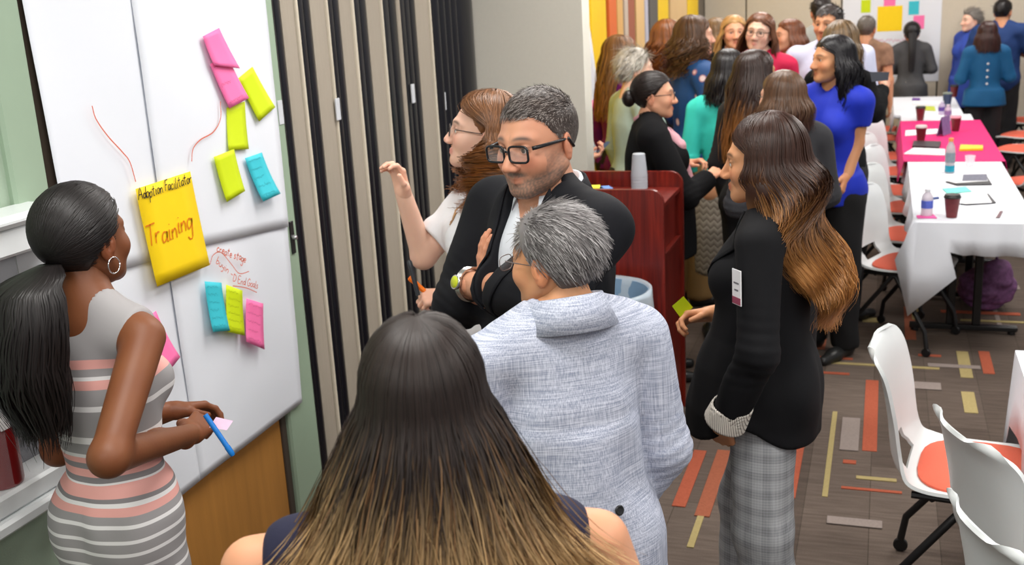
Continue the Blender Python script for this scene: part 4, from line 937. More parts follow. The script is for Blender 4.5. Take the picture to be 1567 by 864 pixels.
# ------------------------------------------------------------------ chairs
M_shell = mat('chair_shell_white', srgb(222, 226, 226), .35, .02, 20, spec=.4); M_pad = mat('chair_pad_coral', srgb(218, 100, 76), .85, .08, 250, .3); M_leg = mat('chair_leg_black', srgb(24, 23, 24), .4, .1)
def make_chair():
    r = empty('chair')
    prof = [(.225, .432), (.21, .447), (.15, .452), (.05, .447), (-.05, .443), (-.13, .447), (-.185, .47), (-.215, .52), (-.225, .58), (-.232, .65), (-.245, .73), (-.262, .8), (-.285, .845), (-.305, .86)]
    pr = smooth_pl(prof, 4); nv = len(pr); nu = 15; top = []; hole = set()
    for i, (y, z) in enumerate(pr):
        t = i/(nv-1); wv = np.interp(t, [0, .03, .08, .4, .5, .58, .75, .88, .94, .975, 1], [.13, .185, .215, .235, .225, .215, .225, .218, .203, .175, .13]); tn = pr[min(i+1, nv-1)]-pr[max(i-1, 0)]; tn /= np.linalg.norm(tn)+1e-9; nn = np.array([tn[1], -tn[0]])*(-1)
        for j in range(nu):
            u = j/(nu-1)*2-1; lift = .022*abs(u)**3*np.interp(t, [0, .3, .5, 1], [.3, 1, 1.6, .8])+(-.012*(1-u*u) if t > .5 else 0)
            top.append((u*wv, y-nn[0]*0+lift*np.interp(t, [0, .4, .55, 1], [0, .2, 1, 1]), z+lift*np.interp(t, [0, .4, .55, 1], [1, .8, .1, .1])))
    N = nv*nu; T = np.array(top).reshape(nv, nu, 3)
    dy = np.gradient(T, axis=0); dx = np.gradient(T, axis=1); nm = np.cross(dx, dy); nm /= np.linalg.norm(nm, axis=2, keepdims=True); B = T-nm*.011*np.sign(nm[3, 7, 2] if nm[3, 7, 2] else 1)
    V = np.concatenate([T.reshape(-1, 3), B.reshape(-1, 3)]); faces = []; sol = np.ones((nv-1, nu-1), bool)
    i0, i1 = int(nv*.46), int(nv*.56); sol[i0:i1, 4:nu-5] = False
    for i in range(nv-1):
        for j in range(nu-1):
            if not sol[i, j]: continue
            a = i*nu+j; faces += [(a, a+1, a+nu+1, a+nu), (a+N, a+nu+N, a+nu+1+N, a+1+N)]
            for (di, dj, p, q) in ((-1, 0, a+1, a), (1, 0, a+nu, a+nu+1), (0, -1, a, a+nu), (0, 1, a+nu+1, a+1)):
                ii, jj = i+di, j+dj
                if not (0 <= ii < nv-1 and 0 <= jj < nu-1) or not sol[ii, jj]: faces.append((p, q, q+N, p+N))
    mb = MB(); mb.add(V, faces); mb.build('shell', M_shell, r, True)
    n = 26; V = [(0, .035, .463)]; rings = [(.0, .455), (1., .456), (1.0, .463), (.93, .470), (.6, .474), (.25, .475)]
    V = []; 
    for k, (f, z) in enumerate(rings[1:]):
        for i in range(n):
            a = 2*math.pi*i/n; c, s_ = math.cos(a), math.sin(a); e = .62; V.append((.208*f*np.sign(c)*abs(c)**e, .03+.188*f*np.sign(s_)*abs(s_)**e, z-.006*(1-f)+.0))
    F = [(k*n+i, k*n+(i+1) % n, (k+1)*n+(i+1) % n, (k+1)*n+i) for k in range(len(rings)-2) for i in range(n)]+[tuple((len(rings)-2)*n+i for i in range(n)), tuple(range(n))[::-1]]
    MB().add(V, F).build('seat_pad', M_pad, r, True)
    for sg in (1, -1):
        MB().tube([(sg*.19, -.02, .425), (sg*.2, .02, .42), (sg*.225, .2, .14), (sg*.23, .215, .05)], .013, 10).build('leg', M_leg, r, True)
        MB().tube([(sg*.19, .04, .425), (sg*.2, 0, .42), (sg*.225, -.21, .14), (sg*.23, -.225, .05)], .013, 10).build('leg', M_leg, r, True)
        MB().tube([(sg*.19, -.16, .428), (sg*.19, .17, .428)], .012, 8).build('side_rail', M_leg, r, True)
        for y in (.215, -.225):
            cs = MB(); cs.lathe([(.022, -.009), (.025, -.006), (.025, .006), (.022, .009)], n=14); V = np.array(cs.V)@roty(math.pi/2).T+np.array([sg*.23, y, .026]); c2 = MB().add(V, cs.F); c2.tube([(sg*.23, y, .03), (sg*.23, y, .07)], .008, 6); c2.build('caster', M_leg, r, True)
    MB().tube([(-.19, -.1, .42), (.19, -.1, .42)], .01, 8).build('crossbar', M_leg, r, True)
    return r
chair = make_chair(); first = [True]
def put_chair(x, y, deg, label, grp, sc=1.0):
    o = chair if first[0] else copy_tree(chair); first[0] = False
    o.location = (x, y, 0); o.rotation_euler = (0, 0, math.radians(deg)); o.scale = (sc,)*3; tag(o, label, 'chair', grp); return o
G1 = 'chairs along the laptop side of the long table'; G2 = 'chairs by the plain white table'; G3 = 'chairs on the pink jacket side of the long table'
put_chair(.15, 6.275, -112, 'white chair with coral seat beside the hanging cloth corner', G1); put_chair(.15, 6.99, -114, 'white chair with coral seat, second from the hanging cloth corner', G1); put_chair(.18, 7.84, -108, 'white chair with coral seat, third from the hanging cloth corner', G1)
put_chair(.13, 8.46, -106, 'white chair with coral seat, fourth from the hanging cloth corner', G1); put_chair(.15, 9.2, -112, 'white chair with coral seat, fifth from the hanging cloth corner', G1, 1.04); put_chair(.1, 10.1, -100, 'white chair with coral seat, sixth from the hanging cloth corner', G1)
put_chair(-.05, 11.25, -96, 'white chair with coral seat, second from the table end under the far paper', G1); put_chair(-.05, 11.92, -92, 'white chair with coral seat at the table end under the far paper', G1)
put_chair(.31, 3.52, -97, 'white chair with coral seat pulled out, by the corner of the plain table', G2, 1.02); put_chair(.498, 3.0, -66, 'white chair turned with its back out, tucked under the plain table', G2); put_chair(.51, 2.46, -66, 'white chair with broad back beside the plain table, next to the tucked chair', G2)
put_chair(1.12, 8.85, 25, 'white chair across the long table beside the open magazine', G3); put_chair(1.2, 10.5, 62, 'white chair with a pink jacket over its back', G3); put_chair(1.32, 11.4, 60, 'white chair just past the pink jacket chair', G3); put_chair(1.45, 12.5, 60, 'white chair in the far corner past the pink jacket chair', G3)
def pj(p): return np.maximum(rbox(p, (0, -.262, .68), (.24, .085, .215), .03), -rbox(p, (0, -.262, .6), (.3, .064, .272), .01))+wob(p, 4, 50, .006)
V, F = mesh_sdf(pj, (-.3, -.4, .4), (.3, -.15, .92), .012); o = mk('jacket', V, F, mat('pink_fabric', srgb(224, 138, 150), .9, .1, 90, .3)); o.location = (1.2, 10.5, 0); o.rotation_euler = (0, 0, math.radians(62)); tag(o, 'pink jacket draped over a white chair back', 'jacket')
# ------------------------------------------------------------------ tables and cloths
TX0, TX1, TY0, TY1, TZ = .18, .77, 6.02, 12.35, .74
M_cloth = mat('white_linen', srgb(218, 221, 228), .8, .02, 200, .12, bscale=600); M_mag = mat('magenta_linen', srgb(206, 8, 104), .75, .05, 200, .12); M_tt = mat('table_laminate', srgb(150, 140, 125), .5, .05)
LT = (TY1-TY0)/4; TSH = (0, 0, -.02, -.08)
def cloth(name, top, hem, m, label, cat='tablecloth', grp=None, flat=None):
    """top rim polyline and hem polyline (same length) plus the flat top"""
    n = len(top); V = list(top)+[tuple((np.array(a)*.5+np.array(b_)*.5)+np.array([0, 0, 0])) for a, b_ in zip(top, hem)]+list(hem); F = []
    for i in range(n-1):
        for k in range(2): F.append((k*n+i, (k+1)*n+i, (k+1)*n+i+1, k*n+i+1))
    F.append(tuple(range(n)) if flat is None else flat)
    o = MB().add(V, F).build(name, m, None, True); md = o.modifiers.new('thick', 'SOLIDIFY'); md.thickness = .002; md.offset = 0
    return tag(o, label, cat, grp)
for i in range(4):
    y0, y1 = TY0+i*LT, TY0+(i+1)*LT; nm = ['with the hanging cloth corner', 'under the magenta cloth', 'third from the hanging cloth corner', 'under the far paper'][i]
    t = empty('folding_table', ((TX0+TX1)/2+TSH[i], (y0+y1)/2, 0)); tag(t, 'narrow folding table %s in the long row' % nm, 'table', 'folding tables in the long row')
    quadbox('table_top', (-.285, -LT/2+.01, TZ-.035), (.285, LT/2-.01, TZ-.004), M_tt, t, .004)
    for sy in (-1, 1):
        yy = sy*(LT/2-.44)
        if sy < 0: pass
        mb = MB(); mb.box((0, yy, .035), (.58, .05, .03), bev=.006); mb.build('foot', M_leg, t)
        for sx in (-.07, .07): MB().box((sx, yy, .38), (.045, .04, .66), bev=.006).build('leg', M_leg, t)
        for sx in (-.26, .26): MB().lathe([(.02, 0), (.022, .006), (.018, .022)], (sx, yy, 0), n=10).build('glide', M_leg, t, True)
def rim(y0, y1, over, drape_near=None, z=TZ, e=.006, wob_=.02, seed=0, far=None, flb=.02):
    """closed rim path: near-left corner -> near-right -> far-right -> far-left -> back, with hem offsets"""
    rs = np.random.RandomState(seed); pts = []; hem = []
    def side(a, b_, nrm_, drop, n):
        for t in [i/n for i in range(n)]+[.998]:
            p = np.array(a)*(1-t)+np.array(b_)*t; dr = drop(t) if callable(drop) else drop; fl = flb+wob_*math.sin(t*22+rs.rand()*.3) if dr > .05 else .001
            pts.append((p[0], p[1], z)); hem.append((p[0]+nrm_[0]*fl, p[1]+nrm_[1]*fl, z-dr))
    x0, x1 = TX0-e, TX1+e
    side((x0, y0, z), (x1, y0, z), (0, -1), drape_near or over, 12); side((x1, y0, z), (x1, y1, z), (1, 0), over, 18); side((x1, y1, z), (x0, y1, z), (0, 1), far or over, 10); side((x0, y1, z), (x0, y0, z), (-1, 0), over, 18)
    pts.append(pts[0]); hem.append(hem[0]); return pts, hem
for i in range(4):
    y0, y1 = TY0+i*LT+(0 if i == 0 else .004), TY0+(i+1)*LT-.004
    tp, hm = rim(y0, y1, .16, .03 if i else .17, z=TZ+.0, seed=i, far=.02 if i < 3 else .2)
    tp = [(a+TSH[i], b_, c_) for a, b_, c_ in tp]; hm = [(a+TSH[i], b_, c_) for a, b_, c_ in hm]
    if i == 0:
        tp.pop(); hm.pop()
        # the loose corner hangs as a pointed flap
        tip = [(.10, 6.16, .50), (.085, 6.03, .53), (.16, 5.945, .24), (.395, 5.965, .455), (.36, 5.985, .59)]; c = (TX0-.006, TY0, TZ)
        tp = [c, (TX0+.02, TY0, TZ), (TX0+.1, TY0, TZ), (TX0+.16, TY0, TZ)]+tp[5:60]+[(TX0-.006, TY0+.12, TZ), c]
        hm = [tip[1], tip[2], tip[3], tip[4]]+hm[5:60]+[tip[0], tip[1]]
    F = tuple(range(len(tp)-1)); tp = [(a, b_, c_+.001) for a, b_, c_ in tp]
    cloth('tablecloth', tp, hm, M_cloth, ['white tablecloth with a pointed corner hanging at the table end', 'white tablecloth under the magenta runner', 'white tablecloth beyond the magenta runner, with a green folder', 'white tablecloth on the table under the far paper'][i], grp='white cloths on the long row of tables', flat=F)
my0, my1 = at_z(1400, 248, TZ)[1], at_z(1389, 186, TZ)[1]
tp, hm = rim(my0, my1, .15, .002, z=TZ+.005, e=.034, seed=7, far=.0015, wob_=.004, flb=.034); tp = [(a, b_, c_+.001) for a, b_, c_ in tp]
cloth('table_runner', tp, hm, M_mag, 'magenta runner cloth across the long white table', 'cloth', flat=tuple(range(len(tp)-1)))
# plain table in front on the other side of the aisle
t = empty('folding_table', (.775, 3.0, 0)); tag(t, 'folding table hidden under the plain white cloth by the broad chairs', 'table')
quadbox('table_top', (-.29, -.9, TZ-.035), (.29, .9, TZ-.004), M_tt, t, .004)
for sy in (-.78, .78):
    MB().box((0, sy, .035), (.5, .05, .03), bev=.006).build('foot', M_leg, t)
    for sx in (-.07, .07): MB().box((sx, sy, .38), (.045, .04, .66), bev=.006).build('leg', M_leg, t)
sv = (TX0, TX1); TX0, TX1 = .47, 1.08
tp, hm = rim(2.08, 3.93, lambda t: .4 if t < .06 else .2, .2, z=TZ+.001, seed=11, far=.4, wob_=.012); TX0, TX1 = sv
cloth('tablecloth', tp, hm, M_cloth, 'plain white tablecloth with nothing on it, by the broad chairs', flat=tuple(range(len(tp)-1)))
# ------------------------------------------------------------------ things on the long table
TT = TZ+.0035
def onT(px, py, z=TT): p = at_z(px, py, z); p[0] = min(max(p[0], .23), .72); p[1] = min(p[1], TY1-.1); return p
def coffee_cup(px, py, label, lid=(.02, .02, .02), zz=TT):
    r = empty('coffee_cup', onT(px, py, zz)); tag(r, label, 'cup', 'coffee cups on the long table')
    MB().lathe([(.027, 0), (.028, .003), (.041, .105), (.043, .108), (.04, .11)], n=22).build('body', mat('cup_maroon', srgb(112, 40, 44), .5, .35, 60), r, True)
    MB().lathe([(.044, .106), (.045, .112), (.041, .118), (.039, .125), (.01, .124)], n=22).build('lid', mat('lid_%d' % int(lid[0]*100), lid, .4), r, True)
TM = TT+.0055
coffee_cup(1456, 332, 'maroon paper coffee cup with black lid beside the water bottle'); coffee_cup(1409, 216, 'maroon coffee cup with pale lid on the magenta runner', (.62, .58, .56), TM); coffee_cup(1408, 184, 'maroon coffee cup with black lid beyond the magenta runner'); coffee_cup(1462, 200, 'maroon coffee cup with pink rim on the magenta runner edge', (.8, .35, .42), TM); coffee_cup(1456, 141, 'dark maroon coffee cup at the far end of the table')
r = empty('tumbler', onT(1449, 166)); tag(r, 'dark blue tumbler standing among the small bottles', 'tumbler'); MB().lathe([(.03, 0), (.032, .004), (.042, .13), (.043, .14)], n=20).build('body', mat('navy_plastic', srgb(50, 62, 92), .4, .1), r, True); MB().lathe([(.044, .138), (.045, .148), (.03, .155), (.005, .156)], n=20).build('lid', mat('grey_lid', srgb(120, 130, 120), .4), r, True)
def bottle(px, py, label, cap, liq, h=.15, zz=TT, lab=(.1, .15, .6)):
    r = empty('drink_bottle', onT(px, py, zz)); tag(r, label, 'bottle', 'small bottles on the long table')
    MB().lathe([(.026, 0), (.03, .004), (.03, h*.3), (.027, h*.45), (.03, h*.62), (.026, h*.75), (.012, h*.88), (.012, h*.92)], n=18).build('body', mat_glass('bottle_%s' % label[:9], liq, .15, .75), r, True)
    MB().lathe([(.0315, h*.3), (.0315, h*.58)], n=18).build('wrap', mat('wrap_%s' % label[:9], lab, .5, .3, 60), r, True); MB().lathe([(.015, h*.9), (.015, h*.99), (.004, h)], n=14).build('cap', mat('cap_%s' % label[:9], cap, .4), r, True)
bottle(1418, 330, 'clear small water bottle with blue label on a pink napkin', (.75, .75, .8), (.8, .72, .78), .15); bottle(1441, 176, 'purple small bottle beside the dark tumbler', (.7, .7, .8), (.6, .5, .7), .13, lab=srgb(90, 60, 140)); bottle(1450, 182, 'lilac small bottle next to the purple bottle', (.7, .7, .75), (.7, .62, .75), .13, lab=srgb(140, 110, 160))
bottle(1453, 264, 'sports drink bottle with orange cap and teal liquid', (.9, .32, .08), (.62, .55, .58), .23, lab=srgb(130, 140, 150))
o = MB().lathe([(.0285, .004), (.0312, .008), (.0312, .05), (.02, .051)], n=18).build('drink', mat('teal_liquid', srgb(10, 150, 175), .2), None, True); o.parent = [q for q in COL.objects if q.get('label', '').startswith('sports drink')][0]
def flat(name, px, label, cat, m, z=TT, th=.002, grp=None):
    P = [at_z(x, y, z) for x, y in px]; n = len(P); V = [(*p[:2], z) for p in P]+[(*p[:2], z+th) for p in P]; F = [tuple(range(n))[::-1], tuple(range(n, 2*n))]+[(i, (i+1) % n, (i+1) % n+n, i+n) for i in range(n)]
    return tag(MB().add(V, F).build(name, m), label, cat, grp)
M_wp = mat('white_paper', (.8, .81, .83), .6, .02); M_clip = mat('black_clipboard', srgb(36, 36, 40), .5, .1)
flat('clipboard', [(1447, 279), (1507, 266), (1518, 283), (1464, 284)], 'black clipboard with a printed photo page', 'clipboard', M_clip, th=.006); flat('printed_page', [(1446, 276), (1508, 265), (1512, 277), (1462, 280)], 'printed page with a dark picture on the clipboard', 'paper', M_wp, TT+.007); flat('printed_picture', [(1474, 267), (1510, 266), (1511, 276), (1472, 277)], 'dark printed picture on the clipboard page', 'picture', mat('dark_print', srgb(90, 92, 110), .5, .6, 60), TT+.0095, .0006)
flat('clipboard', [(1470, 313), (1512, 297), (1524, 311), (1480, 314)], 'black clipboard with a blank white sheet', 'clipboard', M_clip, th=.006); flat('paper_sheet', [(1462, 310), (1510, 297), (1518, 310), (1478, 312)], 'blank white sheet on the second clipboard', 'paper', M_wp, TT+.007)
flat('sticky_note', [(1442, 289), (1478, 286), (1487, 293), (1450, 297)], 'mint green card lying between the clipboards', 'card', mat('mint_card', srgb(110, 205, 195), .6), th=.003); flat('napkin', [(1402, 330), (1428, 328), (1434, 334), (1404, 334)], 'pink napkin under the clear water bottle', 'napkin', mat('pink_napkin', srgb(226, 90, 160), .8), th=.003)
flat('printed_page', [(1482, 325), (1534, 323), (1530, 333), (1480, 334)], 'white printed page with a dark strip near the table end', 'paper', M_wp, th=.0015); flat('dark_card', [(1524, 333), (1530, 323), (1535, 323), (1530, 333)], 'dark maroon strip card on the printed page', 'card', mat('maroon_card', srgb(90, 50, 60), .5), TT+.002, .002)
o = flat('blue_pen', [(1424, 304), (1436, 302.5), (1437, 304), (1425, 305.5)], 'blue pen lying behind the clear water bottle', 'pen', mat('blue_pen', srgb(40, 70, 130), .4), th=.008)
flat('laptop', [(1396, 226), (1437, 228), (1440, 219), (1398, 218)], 'closed dark notebook computer on the magenta runner', 'laptop', mat('dark_laptop', srgb(50, 42, 48), .4), TM, .016); flat('paper_stack', [(1383, 236), (1446, 238), (1446, 229), (1398, 227)], 'stack of white papers on the magenta runner', 'paper', M_wp, TM, .006)
flat('eyeglass_case', [(1468, 231), (1504, 230), (1504, 225), (1470, 224)], 'yellow case lying on the magenta runner', 'case', mat('yellow_case', srgb(236, 200, 40), .5), TM, .015); flat('napkin', [(1385, 208), (1445, 204), (1446, 197), (1386, 200)], 'white napkin with cutlery on the runner beyond the pale lid cup', 'napkin', M_wp, TM, .004)
flat('folder', [(1402, 168), (1432, 170), (1430, 163), (1404, 162)], 'lime green folder on the far part of the table', 'folder', mat('lime_folder', srgb(190, 200, 60), .5), th=.004); flat('marker', [(1396, 153.5), (1408, 153.5), (1408, 151.5), (1396, 151.5)], 'purple marker near the far end of the table', 'marker', mat('purple_marker', srgb(110, 60, 150), .5), th=.012)
flat('paper_stack', [(1398, 178), (1446, 180), (1446, 175), (1398, 173)], 'white printed pages beyond the magenta runner', 'paper', M_wp, th=.004); flat('paper_stack', [(1396, 160), (1440, 160), (1440, 155), (1397, 155)], 'loose white pages at the far end of the table', 'paper', M_wp, th=.003)
r = empty('open_magazine', onT(1443, 208, TM)); tag(r, 'small folded leaflet standing upright on the magenta runner', 'leaflet')
mk('page', [(-.05, 0, 0), (.02, .16, 0), (.05, .16, .15), (-.02, 0, .15), (.0, .0, 0), (.07, .16, 0)], [(0, 1, 2, 3), (4, 5, 2, 3)], mat('leaflet_print', srgb(130, 110, 160), .5, .5, 40), r, False)
r = empty('plastic_tumbler', onT(1484, 254)); tag(r, 'clear plastic tumbler beside the runner edge', 'cup'); MB().lathe([(.026, 0), (.034, .07), (.035, .072), (.033, .07), (.025, .003)], n=18).build('body', mat_glass('clear_plastic', (.9, .85, .88), .1, .3), r, True)
def bag(p): return smin(ell(p, (0, 0, .14), (.15, .1, .14)), ell(p, (.05, -.02, .22), (.1, .08, .1)), .05)+wob(p, 8, 45, .012)
V, F = mesh_sdf(bag, (-.25, -.2, -.01), (.25, .2, .4), .012); V[:, 2] = np.maximum(V[:, 2], .002)
bg = empty('tote_bag', (.63, 6.95, 0)); tag(bg, 'purple patterned tote bag on the floor under the table', 'bag'); mk('body', V, F, mat('purple_print', srgb(110, 70, 110), .7, .9, 40), bg); MB().tube([(-.06, 0, .26), (-.05, .02, .36), (0, .03, .4), (.05, .02, .36), (.06, 0, .26)], .009).build('handle', MC['purple_print'], bg, True)
# ------------------------------------------------------------------ people in front
M_blk = mat('black_suiting', srgb(20, 21, 26), .8, .1, 200, .1, bscale=500, spec=.2); M_blk2 = mat('black_blazer', srgb(15, 15, 18), .8, .1, 150, .1, spec=.2); M_black_knit = mat('black_knit', srgb(18, 18, 20), .9, .15, 120, .2, spec=.15)
M_navy = mat('navy_cloth', srgb(26, 26, 52), .8, .1, 150, .15); M_white = mat('white_blouse', srgb(228, 228, 232), .8, .03, 100, .1); M_shoe = mat('black_shoe', (.015, .015, .015), .35, .1); M_dkp = mat('black_trousers', srgb(28, 27, 30), .85, .1, 100)
HQ = (150, 110); BQ = (56, 44)
# --- woman in the striped dress
A = Person('woman in grey and pink striped sleeveless dress with black ponytail, writing', (113, 277), 2.33, -4, head=-2, skin=srgb(118, 70, 42), vox=.007, build=.86, pitch=2)
A.setarm('R', elbow=A.pl(166, 700, 0, .235), wrist=A.pl(292, 664, 0, .09), hd=(-.28, .95, -.02), hn=(.6, .1, .7), curl=(30, 40, 30), thumb=.5)
A.setarm('L', elbow=np.array([-.24, .06, 1.03])*A.sc, wrist=A.pl(262, 628, 0, -.05), hd=(.35, .9, -.2), hn=(-.35, .1, .75), curl=(25, 35, 25), thumb=.5)
A.body(hq=HQ, legs=.1)
def mat_dress():
    m, nt, b = _new('striped_dress'); L = nt.links; b.inputs['Roughness'].default_value = .7
    tc = node(nt, 'ShaderNodeTexCoord'); sx = node(nt, 'ShaderNodeSeparateXYZ'); L.new(tc.outputs['Object'], sx.inputs[0])
    nz = node(nt, 'ShaderNodeTexNoise', Scale=2.5, Detail=2.0); L.new(tc.outputs['Object'], nz.inputs['Vector'])
    ad = node(nt, 'ShaderNodeMath', operation='MULTIPLY_ADD'); L.new(nz.outputs[0], ad.inputs[0]); ad.inputs[1].default_value = .04; L.new(sx.outputs['Z'], ad.inputs[2])
    ml = node(nt, 'ShaderNodeMath', operation='MULTIPLY_ADD'); L.new(ad.outputs[0], ml.inputs[0]); ml.inputs[1].default_value = 1/1.1; ml.inputs[2].default_value = -.42/1.1
    rp = node(nt, 'ShaderNodeValToRGB'); cr = rp.color_ramp; cr.interpolation = 'CONSTANT'; g, w, p, dk = srgb(150, 147, 148), srgb(226, 224, 224), srgb(226, 164, 156), srgb(128, 124, 126)
    seq = []
    for z in (.815, .848, .882, .915, .95): seq += [(z, w), (z+.008, g)]
    seq += [(.972, p), (.99, w), (.998, dk), (1.01, p), (1.032, w), (1.04, dk), (1.05, p), (1.07, dk), (1.08, p), (1.095, w), (1.103, g), (1.13, w), (1.145, g), (1.21, w), (1.225, g), (1.26, p), (1.285, w), (1.292, g), (1.31, p), (1.33, g)]
    cr.elements.remove(cr.elements[1]); cr.elements[0].position = 0; cr.elements[0].color = (*g, 1)
    for zz, c in seq[:31]: e = cr.elements.new((zz+.02-.42)/1.1); e.color = (*c, 1)
    L.new(ml.outputs[0], rp.inputs[0]); L.new(rp.outputs[0], b.inputs['Base Color']); return m
A.top(mat_dress(), 'dress', t=.009, sleeve=0, hem=.47, prof=[(.40, .155, .125, -.01), (.6, .155, .12, -.015), (.8, .16, .122, -.015), (.95, .152, .112, -.01), (1.02, .13, .095, 0)], neck='crew', wr=.0022, freq=50, dn=.008, vox=.006)
hcA = hcol(srgb(26, 22, 22), .35)
def tailA(rs):
    n = 2600; S = 16; t = np.linspace(0, 1, S); tie = np.array([-.0, -.125, .035])
    ctr = np.array([[0, -.112, -.03], [-.005, -.175, -.06], [-.01, -.2, -.14], [-.025, -.2, -.25], [-.04, -.19, -.36]]); cx = np.stack([np.interp(t, np.linspace(0, 1, 5), ctr[:, i]) for i in range(3)], 1)
    rad = np.interp(t, [0, .12, .35, .75, 1], [.028, .06, .088, .098, .06]); a = rs.rand(n)*6.28; q = np.sqrt(rs.rand(n)); ph = rs.rand(n)*6.28
    P = cx[None]+np.stack([np.cos(a)[:, None]*q[:, None]*rad[None], np.sin(a)[:, None]*q[:, None]*rad[None]*.75, np.zeros((n, S))], -1)
    P[..., 0] += .008*np.sin(t*14+ph[:, None]*.4)*t; P[..., 1] += .008*np.cos(t*12+ph[:, None]*.3)*t; P[..., 2] *= 1+.08*rs.randn(n, 1)*t
    C = hcA(np.tile(t, (n, 1)), np.tile(rs.rand(n)[:, None], (1, S)), P); w = .0022*np.interp(t, [0, .3, .85, 1], [.7, 1, .8, .2])
    m = 18; th = np.linspace(0, 2*math.pi, m, endpoint=False); G = cx[:, None]+np.stack([np.cos(th)[None]*rad[:, None]*.86, np.sin(th)[None]*rad[:, None]*.64, np.zeros((S, m))], -1); i = np.arange(S-1)[:, None]*m; kk = np.arange(m)[None]; Fc = np.stack([i+kk, i+(kk+1) % m, i+m+(kk+1) % m, i+m+kk], -1).reshape(-1, 4)
    return [(G.reshape(-1, 3).astype(np.float32), Fc, np.tile(srgb(24, 20, 20), (S*m, 1))), strands_mesh(P, w[None]*np.ones((n, 1)), cx.mean(0), C)]
A.pulled_hair(3000, hcA, (0, -.115, -.02), w=.0014, th=.009, extra=tailA, rough=.42)
MB().tube([(.02*math.cos(a), 0, .02*math.sin(a)) for a in np.linspace(0, 6.28, 24)], .0016, 6)
def hoop(P, sg, r=.018):
    V = MB().tube([(sg*.083, -.012+r*math.cos(a), -.055-.0+r*math.sin(a)) for a in np.linspace(0, 2*math.pi, 24)], .0016, 6); mk('earring', P.hw(np.array(V.V)), V.F, mat('silver', (.75, .75, .77), .2, .02, metal=1), P.root)
hoop(A, 1); hoop(A, -1)
pn = A.o+A.R@(A.arm['R'][1]+np.array([-.045, .075, .0]))
a, b_ = at_d(314, 634, 2.40), at_d(357, 697, 2.40)
def pen(a, b_, m, label, name='pen', r=.006):
    a, b_ = np.array(a), np.array(b_); d = (b_-a); c = (a+b_)/2; root = empty(name, tuple(c)); tag(root, label, name)
    MB().tube([-d/2, d*.28], r, 10).build('barrel', m, root, True); MB().tube([d*.28, d*.45, d*.5], [r*1.15, r*1.1, r*.7], 10).build('cap', m, root, True)
pen(a, b_, mat('blue_marker', srgb(10, 110, 190), .4), 'blue felt pen held by the woman in striped dress', 'marker_pen')
c = at_d(337, 648, 2.42); tag(mk('paper_slip', [c+CR*x+CU*y+fw*z for x, y, z in ((-.025, -.008, 0), (.012, -.016, .01), (.024, .004, .02), (-.012, .014, .01))], [(0, 1, 2, 3)], mat('pink_slip', srgb(232, 196, 220), .7), None, False), 'pale folded paper slip in the striped dress woman hands', 'paper')
# --- woman in white looking up
B = Person('woman in white blouse with curly brown hair and glasses, one hand raised', (735, 141), 3.42, 116, head=112, pitch=10, skin='pale', vox=.007, build=1.12, feat=dict(fat=1.05, nose=.9))
B.setarm('R', elbow=B.pl(648, 392, 0, .17), wrist=B.pl(618, 298, 0, .13), hd=B.pl(602, 240, 0, .12)-B.pl(618, 298, 0, .13), hn=(.6, -.7, .1), curl=(35, 40, 25), thumb=.5)
B.setarm('L', elbow=np.array([-.25, .02, 1.08])*B.sc, wrist=B.pl(690, 452, 0, -.08), hd=(.15, .9, -.05), hn=(-.55, -.1, .8), curl=(50, 60, 40), thumb=.7)
B.body(hq=HQ); B.top(M_white, 'blouse', t=.018, sleeve=.75, st=.03, hem=.82, neck='scoop', wr=.004, prof=[(.8, .22, .17, 0), (1.0, .2, .15, .01)], vox=.0075)
B.pants(M_dkp, vox=.014); B.shoes(M_shoe)
B.long_hair(3200, hcol(srgb(116, 76, 46), .35, srgb(172, 110, 54), .25, .85, srgb(176, 112, 56), .15), [(0, .088, .108, -.014), (.06, .105, .115, -.02), (.15, .115, .115, -.025), (.27, .1, .1, -.02)], .27, wave=.55, wfreq=62, curl=.016, phimax=1.7, vol=.036, w=.0017, seg=20, seed=5, frontphi=(1.3, 1.62), sweep=1.0, thtop=.012)
B.glasses(mat('brown_frame', (.03, .02, .018), .35), w=.023, h=.015, r=.0013)
MB_ = MB(); pts = []
for t in np.linspace(0, 1, 16): pts.append(B.off(1.3)[0]+0)
def necklace(P, m, zb=1.28, name='necklace'):
    pts = []
    for a in np.linspace(-1, 1, 19):
        x = .075*a*P.sc*(1-.25*a*a); z = (zb+.17*abs(a)**1.3)*P.sc; o = np.array([[x, .45, z]], np.float32); t = np.zeros(1, np.float32)
        for _ in range(30): t += np.minimum(P.torso(o+np.array([[0, -1, 0]], np.float32)*t[:, None]), P.topf(o+np.array([[0, -1, 0]], np.float32)*t[:, None]))*.8
        pts.append((x, .45-t[0]+.003, z))
    mb = MB().tube(pts, .0028, 6)
    for p in pts[7:12]: mb.add(*(lambda q: (np.array(q.V)+np.array(p), q.F))(MB().lathe([(.002, -.007), (.007, 0), (.002, .007)], n=8)))
    mb.build(name, m, P.root, True)
necklace(B, mat('gold_beads', srgb(170, 130, 90), .35, .3, 60, metal=.5))
